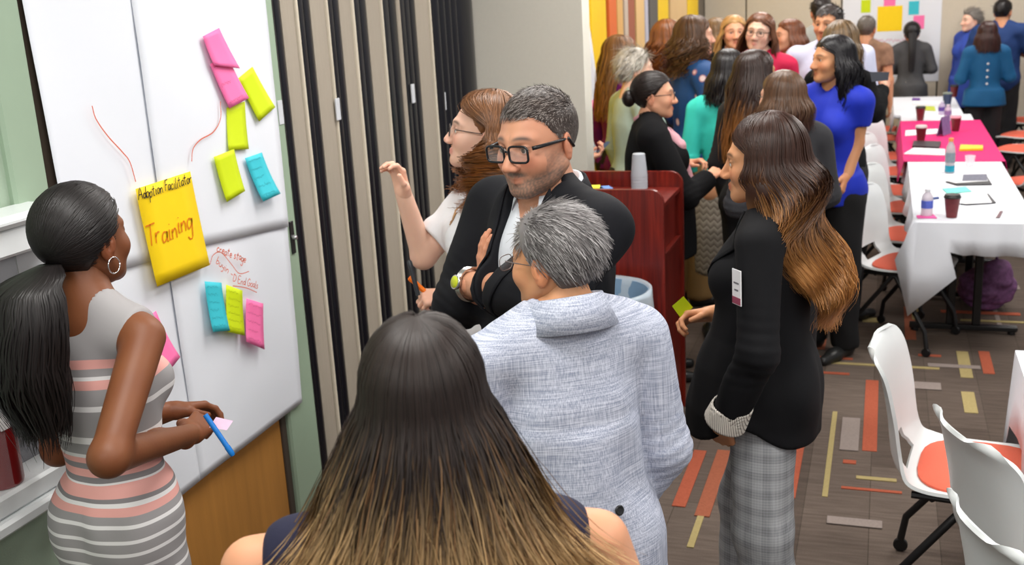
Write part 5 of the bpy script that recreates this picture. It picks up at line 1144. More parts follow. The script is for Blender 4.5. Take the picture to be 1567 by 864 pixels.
def badge(P, px, py, dep, w, h, label_, tilt=0, band=srgb(140, 30, 70)):
    c = P.px(px, py, dep); o = c-np.array([0, 0, 0]); x = np.zeros(1)
    q = o[None].astype(np.float32); g = np.stack([P.topf(q+A3(*(np.eye(3)[i]*.01)))-P.topf(q-A3(*(np.eye(3)[i]*.01))) for i in range(3)], 1)[0]; g /= np.linalg.norm(g)+1e-9
    for _ in range(12): q = q-(P.topf(q)-.007)[:, None]*g.astype(np.float32)
    n = np.array([g[0], g[1], g[2]*.3]); n /= np.linalg.norm(n); uz = np.array([0, 0, 1.])-n*n[2]; uz /= np.linalg.norm(uz); ux = np.cross(uz, n); R = np.stack([ux, uz, n], 1)
    r = empty('name_badge'); r.parent = P.root; ca, sa = math.cos(tilt), math.sin(tilt); T = np.array([[ca, -sa, 0], [sa, ca, 0], [0, 0, 1]])
    def bx(nm, cc, d, m): b = MB().box(cc, d, bev=.0006); mk(nm, (np.array(b.V)@T.T)@R.T+q[0], b.F, m, r, False)
    bx('card', (0, 0, 0), (w, h, .003), mat('badge_white', (.8, .8, .82), .3, .02)); bx('colour_band', (0, -h*.38, .0018), (w*.96, h*.2, .001), mat('badge_band', band, .4))
    for k in range(2): bx('print_line', (0, h*(.12-.2*k), .0018), (w*(.6-.15*k), h*.05, .0008), mat('badge_print', (.15, .15, .17), .5))
badge(B, 664, 358, 3.3, .055, .085, '', .12)
a = B.arm['L'][1]+np.array([.02, .085, -.02]); wa, wb = at_d(626, 398, float((B.o+B.R@B.arm['L'][1]-CAM)@fw)), at_d(640, 452, float((B.o+B.R@B.arm['L'][1]-CAM)@fw))
pen(wb, wa, mat('dark_marker', srgb(40, 44, 50), .4), 'dark marker held upright by the woman in white', 'marker_pen', .0075); wa, wb = at_d(626, 424, float((B.o+B.R@B.arm['L'][1]-CAM)@fw)+.015), at_d(650, 446, float((B.o+B.R@B.arm['L'][1]-CAM)@fw)+.015); pen(wb, wa, mat('orange_pen', srgb(250, 120, 10), .4), 'orange capped marker in the hand of the woman in white', 'marker_pen', .0085)
# --- man with crossed arms
FC = dict(jaw=1.18, fat=1.05, nose=1.15, lip=.85, smile=.0015, lipc=.45)
C_ = Person('man in black jacket with glasses and grey stubble, arms crossed', (818, 131), 2.72, 146, head=158, pitch=-6, tilt=2, sex='m', build=1.1, skin=srgb(206, 148, 118), vox=.007, feat=FC, hs=1.08)
C_.feat_brow = np.array([.06, .045, .04])
C_.setarm('R', elbow=C_.pl(703, 462, 0, .25), wrist=C_.pl(745, 442, 0, .10), hd=(-.1, .1, .95), hn=(.25, .9, -.2), curl=(10, 14, 10), thumb=.9, spread=.0, size=.86)
C_.setarm('L', elbow=C_.pl(850, 452, 1, .16), wrist=C_.pl(716, 434, 0, .13), hd=(.85, -.5, -.1), hn=(.5, .85, .1), curl=(8, 10, 10), thumb=.9, size=.8)
def beard(V, C):
    x, y, z = np.abs(V[:, 0]), V[:, 1], V[:, 2]; n = wob(V, 9, 700, .5, 6)
    m = sstep(-.055, -.075, z+.35*np.maximum(x-.03, 0)*-1)*sstep(-.01, .02, y); m = np.maximum(m, np.exp(-((x/.03)**4+((z+.0565)/.006)**2))*(y > .06)*1.5)
    m = np.maximum(m, sstep(.045, .06, x)*sstep(.0, -.03, z)*(y > -.02)*(y < .06)*.55)
    lip = np.exp(-((x/.02)**4+((z+.069)/.0075)**4))*(y > .07); m = np.clip(m*(1-lip)*(.75+.4*n), 0, .88)[:, None]
    fh = np.exp(-((z-.06)/.02)**2)*(y > .05)*.06
    return C*(1-m)+np.array([.13, .105, .09])*m+fh[:, None]*np.array([.2, .05, .02])
C_.body(hq=(200, 150), colf=beard)
C_.top(mat('white_shirt', srgb(214, 218, 226), .7, .03, 80, .1), 'shirt', t=.008, sleeve=0, hem=.95, neck='vs', wr=.001, vox=.01)
shirtf = C_.topf
C_.collar(MC['white_shirt'], .036, .07, .004, open_=.7)
C_.top(M_blk, 'jacket', t=.024, sleeve=1.72, st=.022, st2=.02, hem=.72, neck='v', wr=.004, fold=.002, prof=[(.70, .21, .16, -.01), (.95, .2, .155, 0), (1.1, .19, .14, .0)], vox=.0075)
k = C_.sc
for sg in (1, -1): C_.patch('lapel', ([(sg*.075*k, 1.475*k), (sg*.068*k, 1.4*k), (sg*.03*k, 1.28*k), (sg*.002, 1.17*k)], [(sg*.10*k, 1.455*k), (sg*.125*k, 1.37*k), (sg*.085*k, 1.28*k), (sg*.006, 1.165*k)]), M_blk, off=.006)
C_.collar(M_blk, .036, .082, .008, name='jacket_collar', open_=1.0)
C_.pants(M_dkp, vox=.014); C_.shoes(M_shoe)
hcC = hcol(srgb(62, 52, 48), .3, None, streak=srgb(150, 140, 134), sp=.3)
def colC(t, r, P=None):
    o = hcC(t, r, P)
    if P is not None: k = sstep(.055, -.01, np.asarray(P)[..., 2])[..., None]*.6; o = o*(1-k)+np.array([.22, .19, .175])*k*(.6+.8*np.asarray(r))[..., None]
    return o
def fieldC(R): s_ = sstep(.07, .03, R[:, 2])[:, None]; return np.array([.25, 1., 0])*(1-s_)+np.array([0, -.6, -1])*s_
C_.short_hair(7000, .011, colC, field=fieldC, lift=.25, w=.0009, th=.005, hl=.002, jit=.2, sidelen=lambda R: np.where(R[:, 2] < .07, .45, 1.0), seed=3)
C_.glasses(mat('black_acetate', (.012, .012, .014), .25), w=.0265, h=.0185, r=.0028, y=.111, z=-.004, rx=2.2, thick=1.3)
def watch(P, sd, m1, m2, face=None):
    e, w = P.arm[sd]; d = (w-e)/np.linalg.norm(w-e); c = w-d*.012; u = np.cross(d, (0, 0, 1)); u /= np.linalg.norm(u); v = np.cross(u, d); r0 = .0345*P.af*P.sc
    r = empty('wristwatch'); r.parent = P.root
    mb = MB()
    for k in (-1, 0, 1): mb.tube([c+d*.0065*k+r0*(math.cos(a)*u+math.sin(a)*v) for a in np.linspace(0, 2*math.pi, 26)], .0042, 6, False)
    mb.build('band', m1, r, True); n = np.asarray(face if face is not None else v, float); n = n-d*(n@d); n /= np.linalg.norm(n)
    q = MB().lathe([(.019, 0), (.02, .003), (.02, .008), (.017, .0095), (.003, .0095)], n=20); R = np.stack([d, np.cross(n, d), n], 1); mk('case', np.array(q.V)@R.T+c+n*r0, q.F, m1, r)
    q = MB().lathe([(.016, .0096), (.016, .0102), (.002, .0102)], n=20); mk('dial', np.array(q.V)@R.T+c+n*r0, q.F, m2, r)
watch(C_, 'L', mat('watch_steel', (.6, .6, .58), .25, .1, metal=1), mat('watch_dial', srgb(190, 200, 40), .4), face=C_.L(CAM)-C_.arm['L'][1])
# --- grey-haired person in the linen jacket
def mat_linen():
    m, nt, b = _new('blue_grey_linen'); L = nt.links; b.inputs['Roughness'].default_value = .85; tc = node(nt, 'ShaderNodeTexCoord'); fs = []
    for sc_ in ((500, 500, 9), (14, 14, 500)):
        mp = node(nt, 'ShaderNodeMapping'); mp.inputs['Scale'].default_value = sc_; L.new(tc.outputs['Object'], mp.inputs[0]); nz = node(nt, 'ShaderNodeTexNoise', Scale=1.0, Detail=3.0); L.new(mp.outputs[0], nz.inputs['Vector']); fs.append(nz)
    ad = node(nt, 'ShaderNodeMath', operation='ADD'); L.new(fs[0].outputs[0], ad.inputs[0]); L.new(fs[1].outputs[0], ad.inputs[1]); rp = node(nt, 'ShaderNodeValToRGB'); rp.color_ramp.elements[0].position = .78/2+.0; rp.color_ramp.elements[1].position = 1.25/2
    hf = node(nt, 'ShaderNodeMath', operation='MULTIPLY'); hf.inputs[1].default_value = .5; L.new(ad.outputs[0], hf.inputs[0])
    rp.color_ramp.elements[0].color = (*srgb(138, 146, 168), 1); rp.color_ramp.elements[1].color = (*srgb(208, 212, 226), 1); L.new(hf.outputs[0], rp.inputs[0]); L.new(rp.outputs[0], b.inputs['Base Color'])
    bp = node(nt, 'ShaderNodeBump', Strength=.25, Distance=.002); L.new(hf.outputs[0], bp.inputs['Height']); L.new(bp.outputs[0], b.inputs['Normal']); return m
D = Person('person with short grey hair in a pale blue linen jacket seen from behind', (846, 308), 2.3, 42, head=70, pitch=-4, skin='olive', vox=.007, build=1.12, sh=1.05, hs=1.02, lean=.03)
D.setarm('R', elbow=D.S['R']+np.array([.045, -.03, -.285]), wrist=D.S['R']+np.array([.0, .08, -.50]), hn=(1, 0, 0)); D.setarm('L', elbow=D.S['L']+np.array([-.07, .02, -.28]), wrist=D.S['L']+np.array([.0, .2, -.4]), hn=(-1, 0, 0))
D.nck = 1.08; D.body(hq=HQ)
ML = mat_linen(); D.top(ML, 'jacket', t=.024, sleeve=1.95, st=.022, hem=.74, neck='v', dn=.014, wr=.0045, fold=.0018, freq=34, ak=.012, prof=[(.70, .205, .185, -.02), (.85, .195, .175, -.02), (1.05, .16, .14, -.01), (1.2, .15, .125, -.01)], vox=.0075)
D.collar(ML, .045, .078, -.008, open_=1.0, fo=.042, fd=.55)
for i, z in enumerate((.925, .83)):
    P0 = np.array([D.pl(946+14*i, 780+68*i, 2, z*D.sc)], np.float32)
    o = np.array([D.pl(946+15*i, 780+68*i, 1, -.2)]).astype(np.float32); v = (o[0]-D.L(CAM)); v /= np.linalg.norm(v); t = np.zeros(1, np.float32); o = o-(v*.3).astype(np.float32)
    for _ in range(40): t += D.topf(o+v.astype(np.float32)*t[:, None])*.8
    c = o[0]+v*t[0]; q = MB().lathe([(.004, .0), (.0105, .0), (.0115, .003), (.009, .005), (.007, .0035), (.002, .0035)], n=18); gq = c[None].astype(np.float32); n_ = np.array([(D.topf(gq+A3(*(np.eye(3)[j]*.015)))-D.topf(gq-A3(*(np.eye(3)[j]*.015))))[0] for j in range(3)]); n_ /= np.linalg.norm(n_); c = c+n_*.003; u = np.cross(n_, (0, 0, 1)); u /= np.linalg.norm(u); R = np.stack([u, np.cross(n_, u), n_], 1); mk('button', np.array(q.V)@R.T+c, q.F, mat('button_black', (.02, .02, .022), .3), D.root)
D.pants(M_dkp, vox=.014); D.shoes(M_shoe)
hcD = hcol(srgb(104, 100, 100), .3, None, streak=srgb(176, 172, 172), sp=.35)
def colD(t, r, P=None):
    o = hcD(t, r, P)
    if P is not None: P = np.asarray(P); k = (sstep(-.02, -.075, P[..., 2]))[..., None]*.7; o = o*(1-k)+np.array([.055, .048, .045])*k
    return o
def fieldD(R):
    v = np.stack([R[:, 0]*6+.25, -.6-R[:, 1]*2, -.25-(.09-R[:, 2])*4], 1); v[R[:, 1] > .03] += np.array([.5, .9, 0]); return v
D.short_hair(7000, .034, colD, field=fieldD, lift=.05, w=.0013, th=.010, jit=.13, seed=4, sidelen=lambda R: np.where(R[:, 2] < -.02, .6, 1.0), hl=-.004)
D.glasses(mat('thin_metal_frame', (.25, .22, .22), .3, metal=.8), w=.023, h=.017, r=.001, y=.115, z=-.006)
# --- woman in navy in the foreground, from behind
E = Person('woman in navy sleeveless top with dark to blonde straight hair, back turned', (638, 478), 1.5, 22, skin=srgb(208, 150, 116), vox=.007, build=1.2, sh=1.42, hs=1.02, drop=.048, sidelean=.05)
E.setarm('R', elbow=E.S['R']+np.array([.09, -.02, -.28]), wrist=E.S['R']+np.array([.02, .16, -.42])); E.setarm('L', elbow=E.S['L']+np.array([-.09, -.02, -.28]), wrist=E.S['L']+np.array([-.02, .16, -.42]))
E.body(hq=BQ); E.top(M_navy, 'blouse', t=.011, sleeve=0, hem=.86, neck='crew', wr=.002, vox=.008); E.pants(M_dkp, vox=.014); E.shoes(M_shoe)
def exE(P, tt, rs):
    n = len(P); k = (tt[None]**3)*rs.rand(n, 1)*(rs.rand(n, 1) < .35); P = P.copy(); sg = np.sign(P[:, :, 0]); P[..., 0] += sg*.1*k; P[..., 2] += .05*k; return P
E.long_hair(7500, hcol(srgb(34, 23, 19), .26, srgb(190, 154, 106), .22, .9, srgb(120, 84, 52), .12), [(0, .086, .108, -.014), (.06, .1, .112, -.02), (.13, .128, .115, -.035), (.22, .15, .1, -.075), (.36, .178, .075, -.115)], .335, phimax=2.35, vol=.016, w=.0012, wave=.06, wfreq=18, seg=14, seed=8, jit=.012, extra=exE, rough=.48, thtop=.006)
# --- woman in the black blazer
def mat_plaid():
    m, nt, b = _new('grey_plaid'); L = nt.links; b.inputs['Roughness'].default_value = .85; tc = node(nt, 'ShaderNodeTexCoord'); sx = node(nt, 'ShaderNodeSeparateXYZ'); L.new(tc.outputs['Object'], sx.inputs[0]); outs = []
    for ax, f in (('Y', 1), ('Z', 1), ('X', 1)):
        for per, thr in ((.055, .45), (.0085, .5)):
            a = node(nt, 'ShaderNodeMath', operation='MULTIPLY'); a.inputs[1].default_value = 1/per; L.new(sx.outputs[ax], a.inputs[0]); fr = node(nt, 'ShaderNodeMath', operation='FRACT'); L.new(a.outputs[0], fr.inputs[0]); c = node(nt, 'ShaderNodeMath', operation='GREATER_THAN'); c.inputs[1].default_value = thr; L.new(fr.outputs[0], c.inputs[0]); outs.append(c)
    s_ = None
    for o, w in zip(outs, (.2, .1, .2, .16, .1, .06)):
        ml = node(nt, 'ShaderNodeMath', operation='MULTIPLY'); ml.inputs[1].default_value = w; L.new(o.outputs[0], ml.inputs[0])
        if s_ is None: s_ = ml
        else: ad = node(nt, 'ShaderNodeMath', operation='ADD'); L.new(s_.outputs[0], ad.inputs[0]); L.new(ml.outputs[0], ad.inputs[1]); s_ = ad
    mx = node(nt, 'ShaderNodeMix', data_type='RGBA'); mx.inputs['A'].default_value = (*srgb(116, 118, 122), 1); mx.inputs['B'].default_value = (*srgb(192, 194, 198), 1); L.new(s_.outputs[0], mx.inputs['Factor']); L.new(mx.outputs['Result'], b.inputs['Base Color']); return m
Fp = Person('woman in long black blazer and grey plaid trousers, hand in pocket', (1168, 176), 2.98, 84, head=92, pitch=-3, skin='olive', vox=.007, build=.98, feat=dict(nose=1.0, lip=1.2))
Fp.stance = {1: (.1, .12), -1: (-.11, -.05)}
Fp.setarm('L', elbow=Fp.pl(1160, 540, 0, -.27), wrist=Fp.pl(1106, 652, 0, -.2), hd=(.6, .1, -.8), hn=(-1, .1, 0)); Fp.setarm('R', elbow=Fp.S['R']+np.array([.05, .0, -.28]), wrist=Fp.S['R']+np.array([-.05, .2, -.3]), hn=(.6, 0, .6), curl=(40, 50, 30), thumb=.5)
Fp.body(hq=HQ); Fp.top(mat('black_shell_top', srgb(18, 18, 20), .6), 'inner_top', t=.007, sleeve=0, hem=.9, neck='scoop', wr=0, vox=.012)
Fp.top(M_blk2, 'blazer', t=.02, sleeve=1.86, st=.018, st2=.022, hem=.70, neck='v', wr=.0035, fold=.0015, ak=.02, extra=lambda p, d: smax(d, .748+.075*np.exp(-((p[:, 1]-.03)/.085)**2)*(p[:, 0] < .05)-p[:, 2], .008), prof=[(.68, .215, .2, .04), (.85, .212, .195, .035), (.98, .19, .17, .03), (1.08, .165, .14, .02), (1.2, .15, .12, .02)], vox=.0075)
for sg in (1, -1): Fp.patch('lapel', ([(sg*.07, 1.45*Fp.sc), (sg*.06, 1.36*Fp.sc), (sg*.002, 1.16*Fp.sc)], [(sg*.10, 1.43*Fp.sc), (sg*.115, 1.34*Fp.sc), (sg*.01, 1.155*Fp.sc)]), M_blk2, off=.006)
Fp.collar(M_blk2, .034, .076, .01, name='blazer_collar', open_=1.0)
def mat_cuff():
    m, nt, b = _new('striped_cuff'); L = nt.links; tc = node(nt, 'ShaderNodeTexCoord'); w = node(nt, 'ShaderNodeTexWave', Scale=55.0); w.bands_direction = 'Y'; L.new(tc.outputs['Object'], w.inputs['Vector']); rp = node(nt, 'ShaderNodeValToRGB'); rp.color_ramp.elements[0].color = (*srgb(120, 110, 104), 1); rp.color_ramp.elements[1].color = (*srgb(224, 218, 208), 1); rp.color_ramp.elements[0].position = .05; rp.color_ramp.elements[1].position = .3; L.new(w.outputs[0], rp.inputs[0]); L.new(rp.outputs[0], b.inputs['Base Color']); b.inputs['Roughness'].default_value = .8; return m
e, w = Fp.arm['L']; d = (w-e)/np.linalg.norm(w-e); c0 = e+(w-e)*.68; c1 = e+(w-e)*.93
def cuff(p): o = cone(p, c0, c1, .056, .062); o = smax(o, -cone(p, c0-d*.1, c1+d*.1, .049, .055), .004); v = d.astype(np.float32); o = smax(o, (p-c1.astype(np.float32))@v, .004); return smax(o, -((p-c0.astype(np.float32))@v)+.3*((p-c0.astype(np.float32))[:, 1]), .004)
V, F = mesh_sdf(cuff, np.minimum(c0, c1)-.12, np.maximum(c0, c1)+.12, .005); mk('cuff', V, F, mat_cuff(), Fp.root)
Fp.pants(mat_plaid(), t=.012, r=(.086, .076, .066), wr=.004, vox=.008); Fp.shoes(M_shoe)
Fp.long_hair(4600, hcol(srgb(58, 36, 28), .3, srgb(178, 124, 70), .2, .75, srgb(160, 108, 66), .16), [(0, .088, .108, -.014), (.06, .104, .112, -.02), (.14, .12, .115, -.03), (.25, .13, .11, -.06), (.4, .115, .085, -.1), (.55, .085, .06, -.12)], .5, phimax=2.15, vol=.022, w=.0016, wave=.34, wfreq=22, seg=24, curl=.002, seed=12, frontphi=(1.5, 2.0), Lf=lambda p: np.interp(np.abs(p), [0, .9, 1.7, 2.2], [1, .95, .72, .62]), thtop=.014, jit=.01, sweep=.6, phr=.12)
badge(Fp, 1068, 440, 2.85, .06, .095, '', .1)
ht = Fp.o+Fp.R@(Fp.arm['R'][1]+(lambda q: q/np.linalg.norm(q))(Fp.arm['R'][1]-Fp.arm['R'][0])*.125); c = at_d(1046, 468, float((ht-CAM)@fw)-.03); tag(mk('sticky_note', [c+CR*x+CU*y+fw*z for x, y, z in ((-.035, .0, 0), (.0, .03, .0), (.03, -.004, .01), (-.005, -.04, .01))], [(0, 1, 2, 3)], mat('note_lime', YG), None, False), 'lime sticky note held in front of the black blazer', 'sticky note')
# ------------------------------------------------------------------ people in the middle and far
def bg(label, top, dep, face, head=None, hair=None, topm=None, tk=None, bottom='p', bm=None, sex='f', build=1.0, skin='fair', arms=None, vox=.015, pitch=0, tilt=0, group='people standing in the room', feat=None, glasses=False, sh=1.0, hs=1.0):
    P = Person(label, top, dep, face, head, pitch, tilt, sex, build, skin, vox, group, feat=feat, sh=sh, hs=hs); P.hq = BQ
    for sd in 'RL':
        a = (arms or {}).get(sd)
        if a is None: P.setarm(sd)
        else: a(P)
    P.body(hq=(72, 56) if glasses is not None else BQ)
    P.hq = (72, 56)
    P.top(topm, **dict(dict(name='top', t=.016, st=.014, wr=.003, vox=vox), **(tk or {})))
    if bottom == 'p': P.pants(bm or M_dkp, vox=.018)
    elif bottom == 's':
        k = P.sc; P0 = np.array([(.42, .19, .17), (.7, .2, .165), (.9, .19, .14), (1.02, .15, .11)])*np.array([k, 1, 1])
        def f(p):
            z = p[:, 2]; rx = np.interp(z, P0[:, 0], P0[:, 1])*P.b; ry = np.interp(z, P0[:, 0], P0[:, 2])*P.b; return smax((np.hypot(p[:, 0]/rx, p[:, 1]/ry)-1)*ry, np.abs(z-.72*k)-.3*k, .01)
        V, F = mesh_sdf(f, (-.35, -.35, .3), (.35, .35, 1.15), .016); mk('skirt', V, F, bm, P.root); P2 = []
    if bottom in 'ps': P.shoes(M_shoe)
    kind, args = hair
    if kind == 'long':
        kw = dict(n=420, phimax=2.0, w=.0055, vol=.02, seg=12, wave=.1, wfreq=24, seed=len(label), jit=.008, frontphi=(1.4, 1.95), sweep=.7); kw.update(args); n = kw.pop('n'); c = kw.pop('c'); tb = kw.pop('t', None); L = kw.pop('L')
        tb = tb or [(0, .088, .108, -.014), (.07, .104, .115, -.022), (.2, .115, .11, -.04), (.5, .12, .085, -.08)]
        P.long_hair(n, c, tb, L, **kw)
    elif kind == 'short':
        kw = dict(n=900, length=.03, w=.0032, lift=.15, th=.01, seed=len(label), jit=.2); kw.update(args); n = kw.pop('n'); P.short_hair(n, kw.pop('length'), kw.pop('c'), **kw)
    elif kind == 'pulled':
        kw = dict(n=500, w=.0045, th=.009); kw.update(args); P.pulled_hair(kw.pop('n'), kw.pop('c'), kw.pop('tie'), **kw)
    if glasses: P.glasses(mat('brown_frame', (.03, .02, .018), .35), w=.023, h=.016, r=.0016, lens=False)
    return P
def arm(sd, e, w, **k): return lambda P: P.setarm(sd, elbow=(P.S[sd]+np.array(e)*P.sc), wrist=(P.S[sd]+np.array(w)*P.sc), **k)
bent = lambda sd, up=0: arm(sd, ((.07 if sd == 'R' else -.07), .0, -.27), ((-.06 if sd == 'R' else .06), .22, -.2+up), hn=(0, .3, .9), curl=(45, 50, 30), thumb=.5)
K = mat
def bunball(c, r, ctr):
    def f(rs):
        n = 260; S = 10; t = np.linspace(0, 1, S); u = rs.randn(n, 3); u /= np.linalg.norm(u, axis=1, keepdims=True); v = np.cross(u, rs.randn(n, 3)); v /= np.linalg.norm(v, axis=1, keepdims=True); a = (t*3.6)[None, :, None]
        P = np.array(ctr)+(u[:, None]*np.cos(a)+v[:, None]*np.sin(a))*np.array(r)*(.85+.2*rs.rand(n, 1, 1)); V, F = mesh_sdf(lambda p: ell(p, ctr, np.array(r)*.93), np.array(ctr)-.08, np.array(ctr)+.08, .008, block=4)
        return [(V, F, np.tile(c(np.zeros(1), np.full(1, .3))[0], (len(V), 1))), strands_mesh(P, np.full((n, S), .005), ctr, c(np.tile(t, (n, 1)), np.tile(rs.rand(n)[:, None], (1, S))))]
    return f
# woman with bun and scarf
cg = hcol(srgb(34, 26, 24), .3)
G = bg('woman in black knit with dark bun, glasses and pink scarf behind the lectern', (1000, 108), 5.42, -72, head=-80, hair=('pulled', dict(c=cg, tie=(0, -.11, .0), n=900, w=.003, extra=bunball(cg, (.04, .035, .042), (0, -.13, -.01)))), topm=M_black_knit, tk=dict(t=.024, st=.022, hem=.72, prof=[(.7, .24, .22, 0), (1.0, .22, .2, .01)], vox=.012), build=1.3, skin='light', arms={'R': lambda P: P.setarm('R', elbow=P.pl(1050, 300, 0, .27), wrist=P.pl(1084, 272, 0, .14), hn=(.6, 0, .8), curl=(30, 40, 30), thumb=.4), 'L': bent('L')}, glasses=True, feat=dict(fat=1.12), vox=.011)
def scarf(p):
    k = G.sc; x0, y0 = 0, 0; a = np.abs(p[:, 0]); q = p.copy(); q[:, 0] = a
    d = cone(q, (.0, -.075*k, 1.465*k), (.085*k, .0, 1.455*k), .022, .024); d = smin(d, cone(q, (.085*k, .0, 1.455*k), (.09*k, .13*k, 1.32*k), .026, .03), .02); d = smin(d, cone(q, (.09*k, .13*k, 1.32*k), (.06*k, .19*k, 1.06*k), .03, .03), .02); return d+wob(p, 3, 90, .004)
V, F = mesh_sdf(scarf, (-.25, -.2, .95), (.25, .32, 1.6), .009); mk('scarf', V, F, mat('pink_scarf', srgb(214, 160, 170), .9, .35, 30, .2), G.root)
bg('person with short white hair in a pale mint top behind the lectern', (972, 73), 6.35, -55, head=-62, hair=('short', dict(c=hcol(srgb(196, 190, 180), .2, None, streak=srgb(130, 124, 118), sp=.3), length=.05, th=.02, lift=.2, comb=(.2, -.6, -.5), n=1100)), topm=K('mint_top', srgb(172, 190, 178), .8, .08, 40), tk=dict(hem=.8), build=1.2, skin='pale')
bg('woman in purple top with long light brown hair by the yellow panel', (950, 52), 6.95, -45, head=-52, hair=('long', dict(c=hcol(srgb(120, 84, 54), .3, srgb(140, 90, 50)), L=.42, vol=.026)), topm=K('purple_top', srgb(112, 14, 120), .8, .08, 40), build=1.05)
bg('woman in black with wavy auburn hair facing the striped panels', (1022, 29), 7.55, -18, head=-20, hair=('long', dict(c=hcol(srgb(122, 72, 38), .3, srgb(140, 84, 42)), L=.26, wave=.3, wfreq=40, vol=.035, curl=.008)), topm=M_black_knit, build=1.05)
def mat_floral():
    m, nt, b = _new('blue_floral'); L = nt.links; tc = node(nt, 'ShaderNodeTexCoord'); v = node(nt, 'ShaderNodeTexVoronoi', Scale=9.0); L.new(tc.outputs['Object'], v.inputs['Vector']); rp = node(nt, 'ShaderNodeValToRGB'); e = rp.color_ramp.elements; e[0].color = (*srgb(226, 200, 200), 1); e[0].position = .16; e[1].color = (*srgb(14, 66, 122), 1); e[1].position = .24; x = rp.color_ramp.elements.new(.2); x.color = (*srgb(170, 110, 120), 1); L.new(v.outputs['Distance'], rp.inputs[0]); L.new(rp.outputs[0], b.inputs['Base Color']); b.inputs['Roughness'].default_value = .7; return m
Kp = bg('woman in blue floral blouse and khaki trousers holding a phone', (1064, 22), 6.7, -58, head=-66, hair=('long', dict(c=hcol(srgb(84, 58, 40), .3, srgb(120, 84, 50)), L=.25, wave=.35, wfreq=45, vol=.03, curl=.01)), topm=mat_floral(), tk=dict(st=.026, t=.026, sleeve=1.5, hem=.8), bm=K('khaki', srgb(140, 108, 64), .85, .06, 60), arms={'R': lambda P: P.setarm('R', elbow=P.pl(1086, 148, 0, .24), wrist=P.pl(1104, 122, 0, .16), hn=(.7, 0, .6), curl=(45, 50, 30), thumb=.5), 'L': bent('L', .06)})
bg('woman with light brown hair facing away behind the floral blouse', (1098, 26), 8.75, -30, hair=('long', dict(c=hcol(srgb(122, 96, 66), .3), L=.24, vol=.022)), topm=M_black_knit)
bg('blonde woman in black facing the room beside the tall woman', (1123, 22), 8.0, 192, head=196, hair=('long', dict(c=hcol(srgb(176, 136, 84), .3, srgb(196, 158, 104)), L=.24)), topm=M_black_knit, arms={'R': bent('R', .06), 'L': bent('L', .06)}, skin='light')
bg('tall woman in crimson top with long brown hair and glasses, head tilted', (1162, 18), 7.1, 178, head=172, tilt=-8, hair=('long', dict(c=hcol(srgb(104, 66, 46), .3), L=.38)), topm=K('crimson_top', srgb(196, 20, 70), .75, .06, 40), glasses=True, skin='pale')
bg('smiling woman in red jacket with brown hair turned in profile', (1207, 28), 8.25, 128, head=115, hair=('long', dict(c=hcol(srgb(112, 66, 42), .3), L=.2)), topm=K('red_jacket', srgb(206, 24, 60), .75, .06, 40), skin='light')
def mat_zig():
    m, nt, b = _new('zigzag_knit'); L = nt.links; tc = node(nt, 'ShaderNodeTexCoord'); sx = node(nt, 'ShaderNodeSeparateXYZ'); L.new(tc.outputs['Object'], sx.inputs[0]); a = node(nt, 'ShaderNodeMath', operation='PINGPONG'); a.inputs[1].default_value = .02; L.new(sx.outputs['X'], a.inputs[0]); ad = node(nt, 'ShaderNodeMath', operation='ADD'); L.new(a.outputs[0], ad.inputs[0]); L.new(sx.outputs['Z'], ad.inputs[1]); ml = node(nt, 'ShaderNodeMath', operation='MULTIPLY'); ml.inputs[1].default_value = 28; L.new(ad.outputs[0], ml.inputs[0]); fr = node(nt, 'ShaderNodeMath', operation='FRACT'); L.new(ml.outputs[0], fr.inputs[0])
    rp = node(nt, 'ShaderNodeValToRGB'); rp.color_ramp.elements[0].color = (*srgb(110, 100, 90), 1); rp.color_ramp.elements[1].color = (*srgb(190, 180, 165), 1); L.new(fr.outputs[0], rp.inputs[0]); L.new(rp.outputs[0], b.inputs['Base Color']); return m
bg('woman in turquoise top and zigzag skirt with black hair', (1114, 73), 5.95, 8, hair=('long', dict(c=hcol(srgb(26, 22, 24), .3), L=.2)), topm=K('turquoise_top', srgb(56, 206, 190), .75, .05, 40), tk=dict(hem=1.02, neck='crew'), bottom='s', bm=mat_zig(), skin='olive')
bg('woman in dark top with very long dark hair and caramel ends', (1158, 74), 5.5, -38, head=-45, hair=('long', dict(c=hcol(srgb(46, 32, 28), .3, srgb(150, 98, 50), .25, .8), L=.46)), topm=M_dkp, skin='olive')
bg('woman in charcoal sweater with a brown bob and glasses', (1196, 105), 4.75, 42, head=52, hair=('long', dict(c=hcol(srgb(92, 66, 48), .28, srgb(64, 36, 30)), L=.17, t=[(0, .09, .11, -.014), (.08, .112, .122, -.02), (.17, .1, .105, -.02)], n=900, w=.0035, vol=.014)), topm=K('charcoal_knit', srgb(48, 48, 52), .9, .1, 100, .2), tk=dict(vox=.012, t=.022, st=.02), build=1.15, glasses=True, vox=.012, arms={'R': arm('R', (.05, -.02, -.28), (-.02, .16, -.38)), 'L': bent('L', -.1)})
S_ = bg('woman in royal blue short sleeved blouse with long black hair and badge', (1274, 52), 5.6, 146, head=122, hair=('long', dict(c=hcol(srgb(24, 22, 26), .3), L=.34, n=900, w=.0035, wave=.16, wfreq=30)), topm=K('royal_blue', srgb(14, 42, 176), .7, .06, 40), tk=dict(sleeve=.55, st=.018, t=.018, hem=.84, vox=.012, prof=[(.82, .175, .14, 0), (1.0, .165, .13, 0)]), skin='olive', vox=.012, build=.98, arms={'L': lambda P: P.setarm('L', elbow=P.pl(1310, 218, 1, -.03), wrist=P.pl(1297, 268, 1, .04)), 'R': None}, bm=K('black_wide_trousers', srgb(16, 16, 18), .9, .1, 60))
badge(S_, 1243, 160, 5.2, .085, .07, '', -.2)
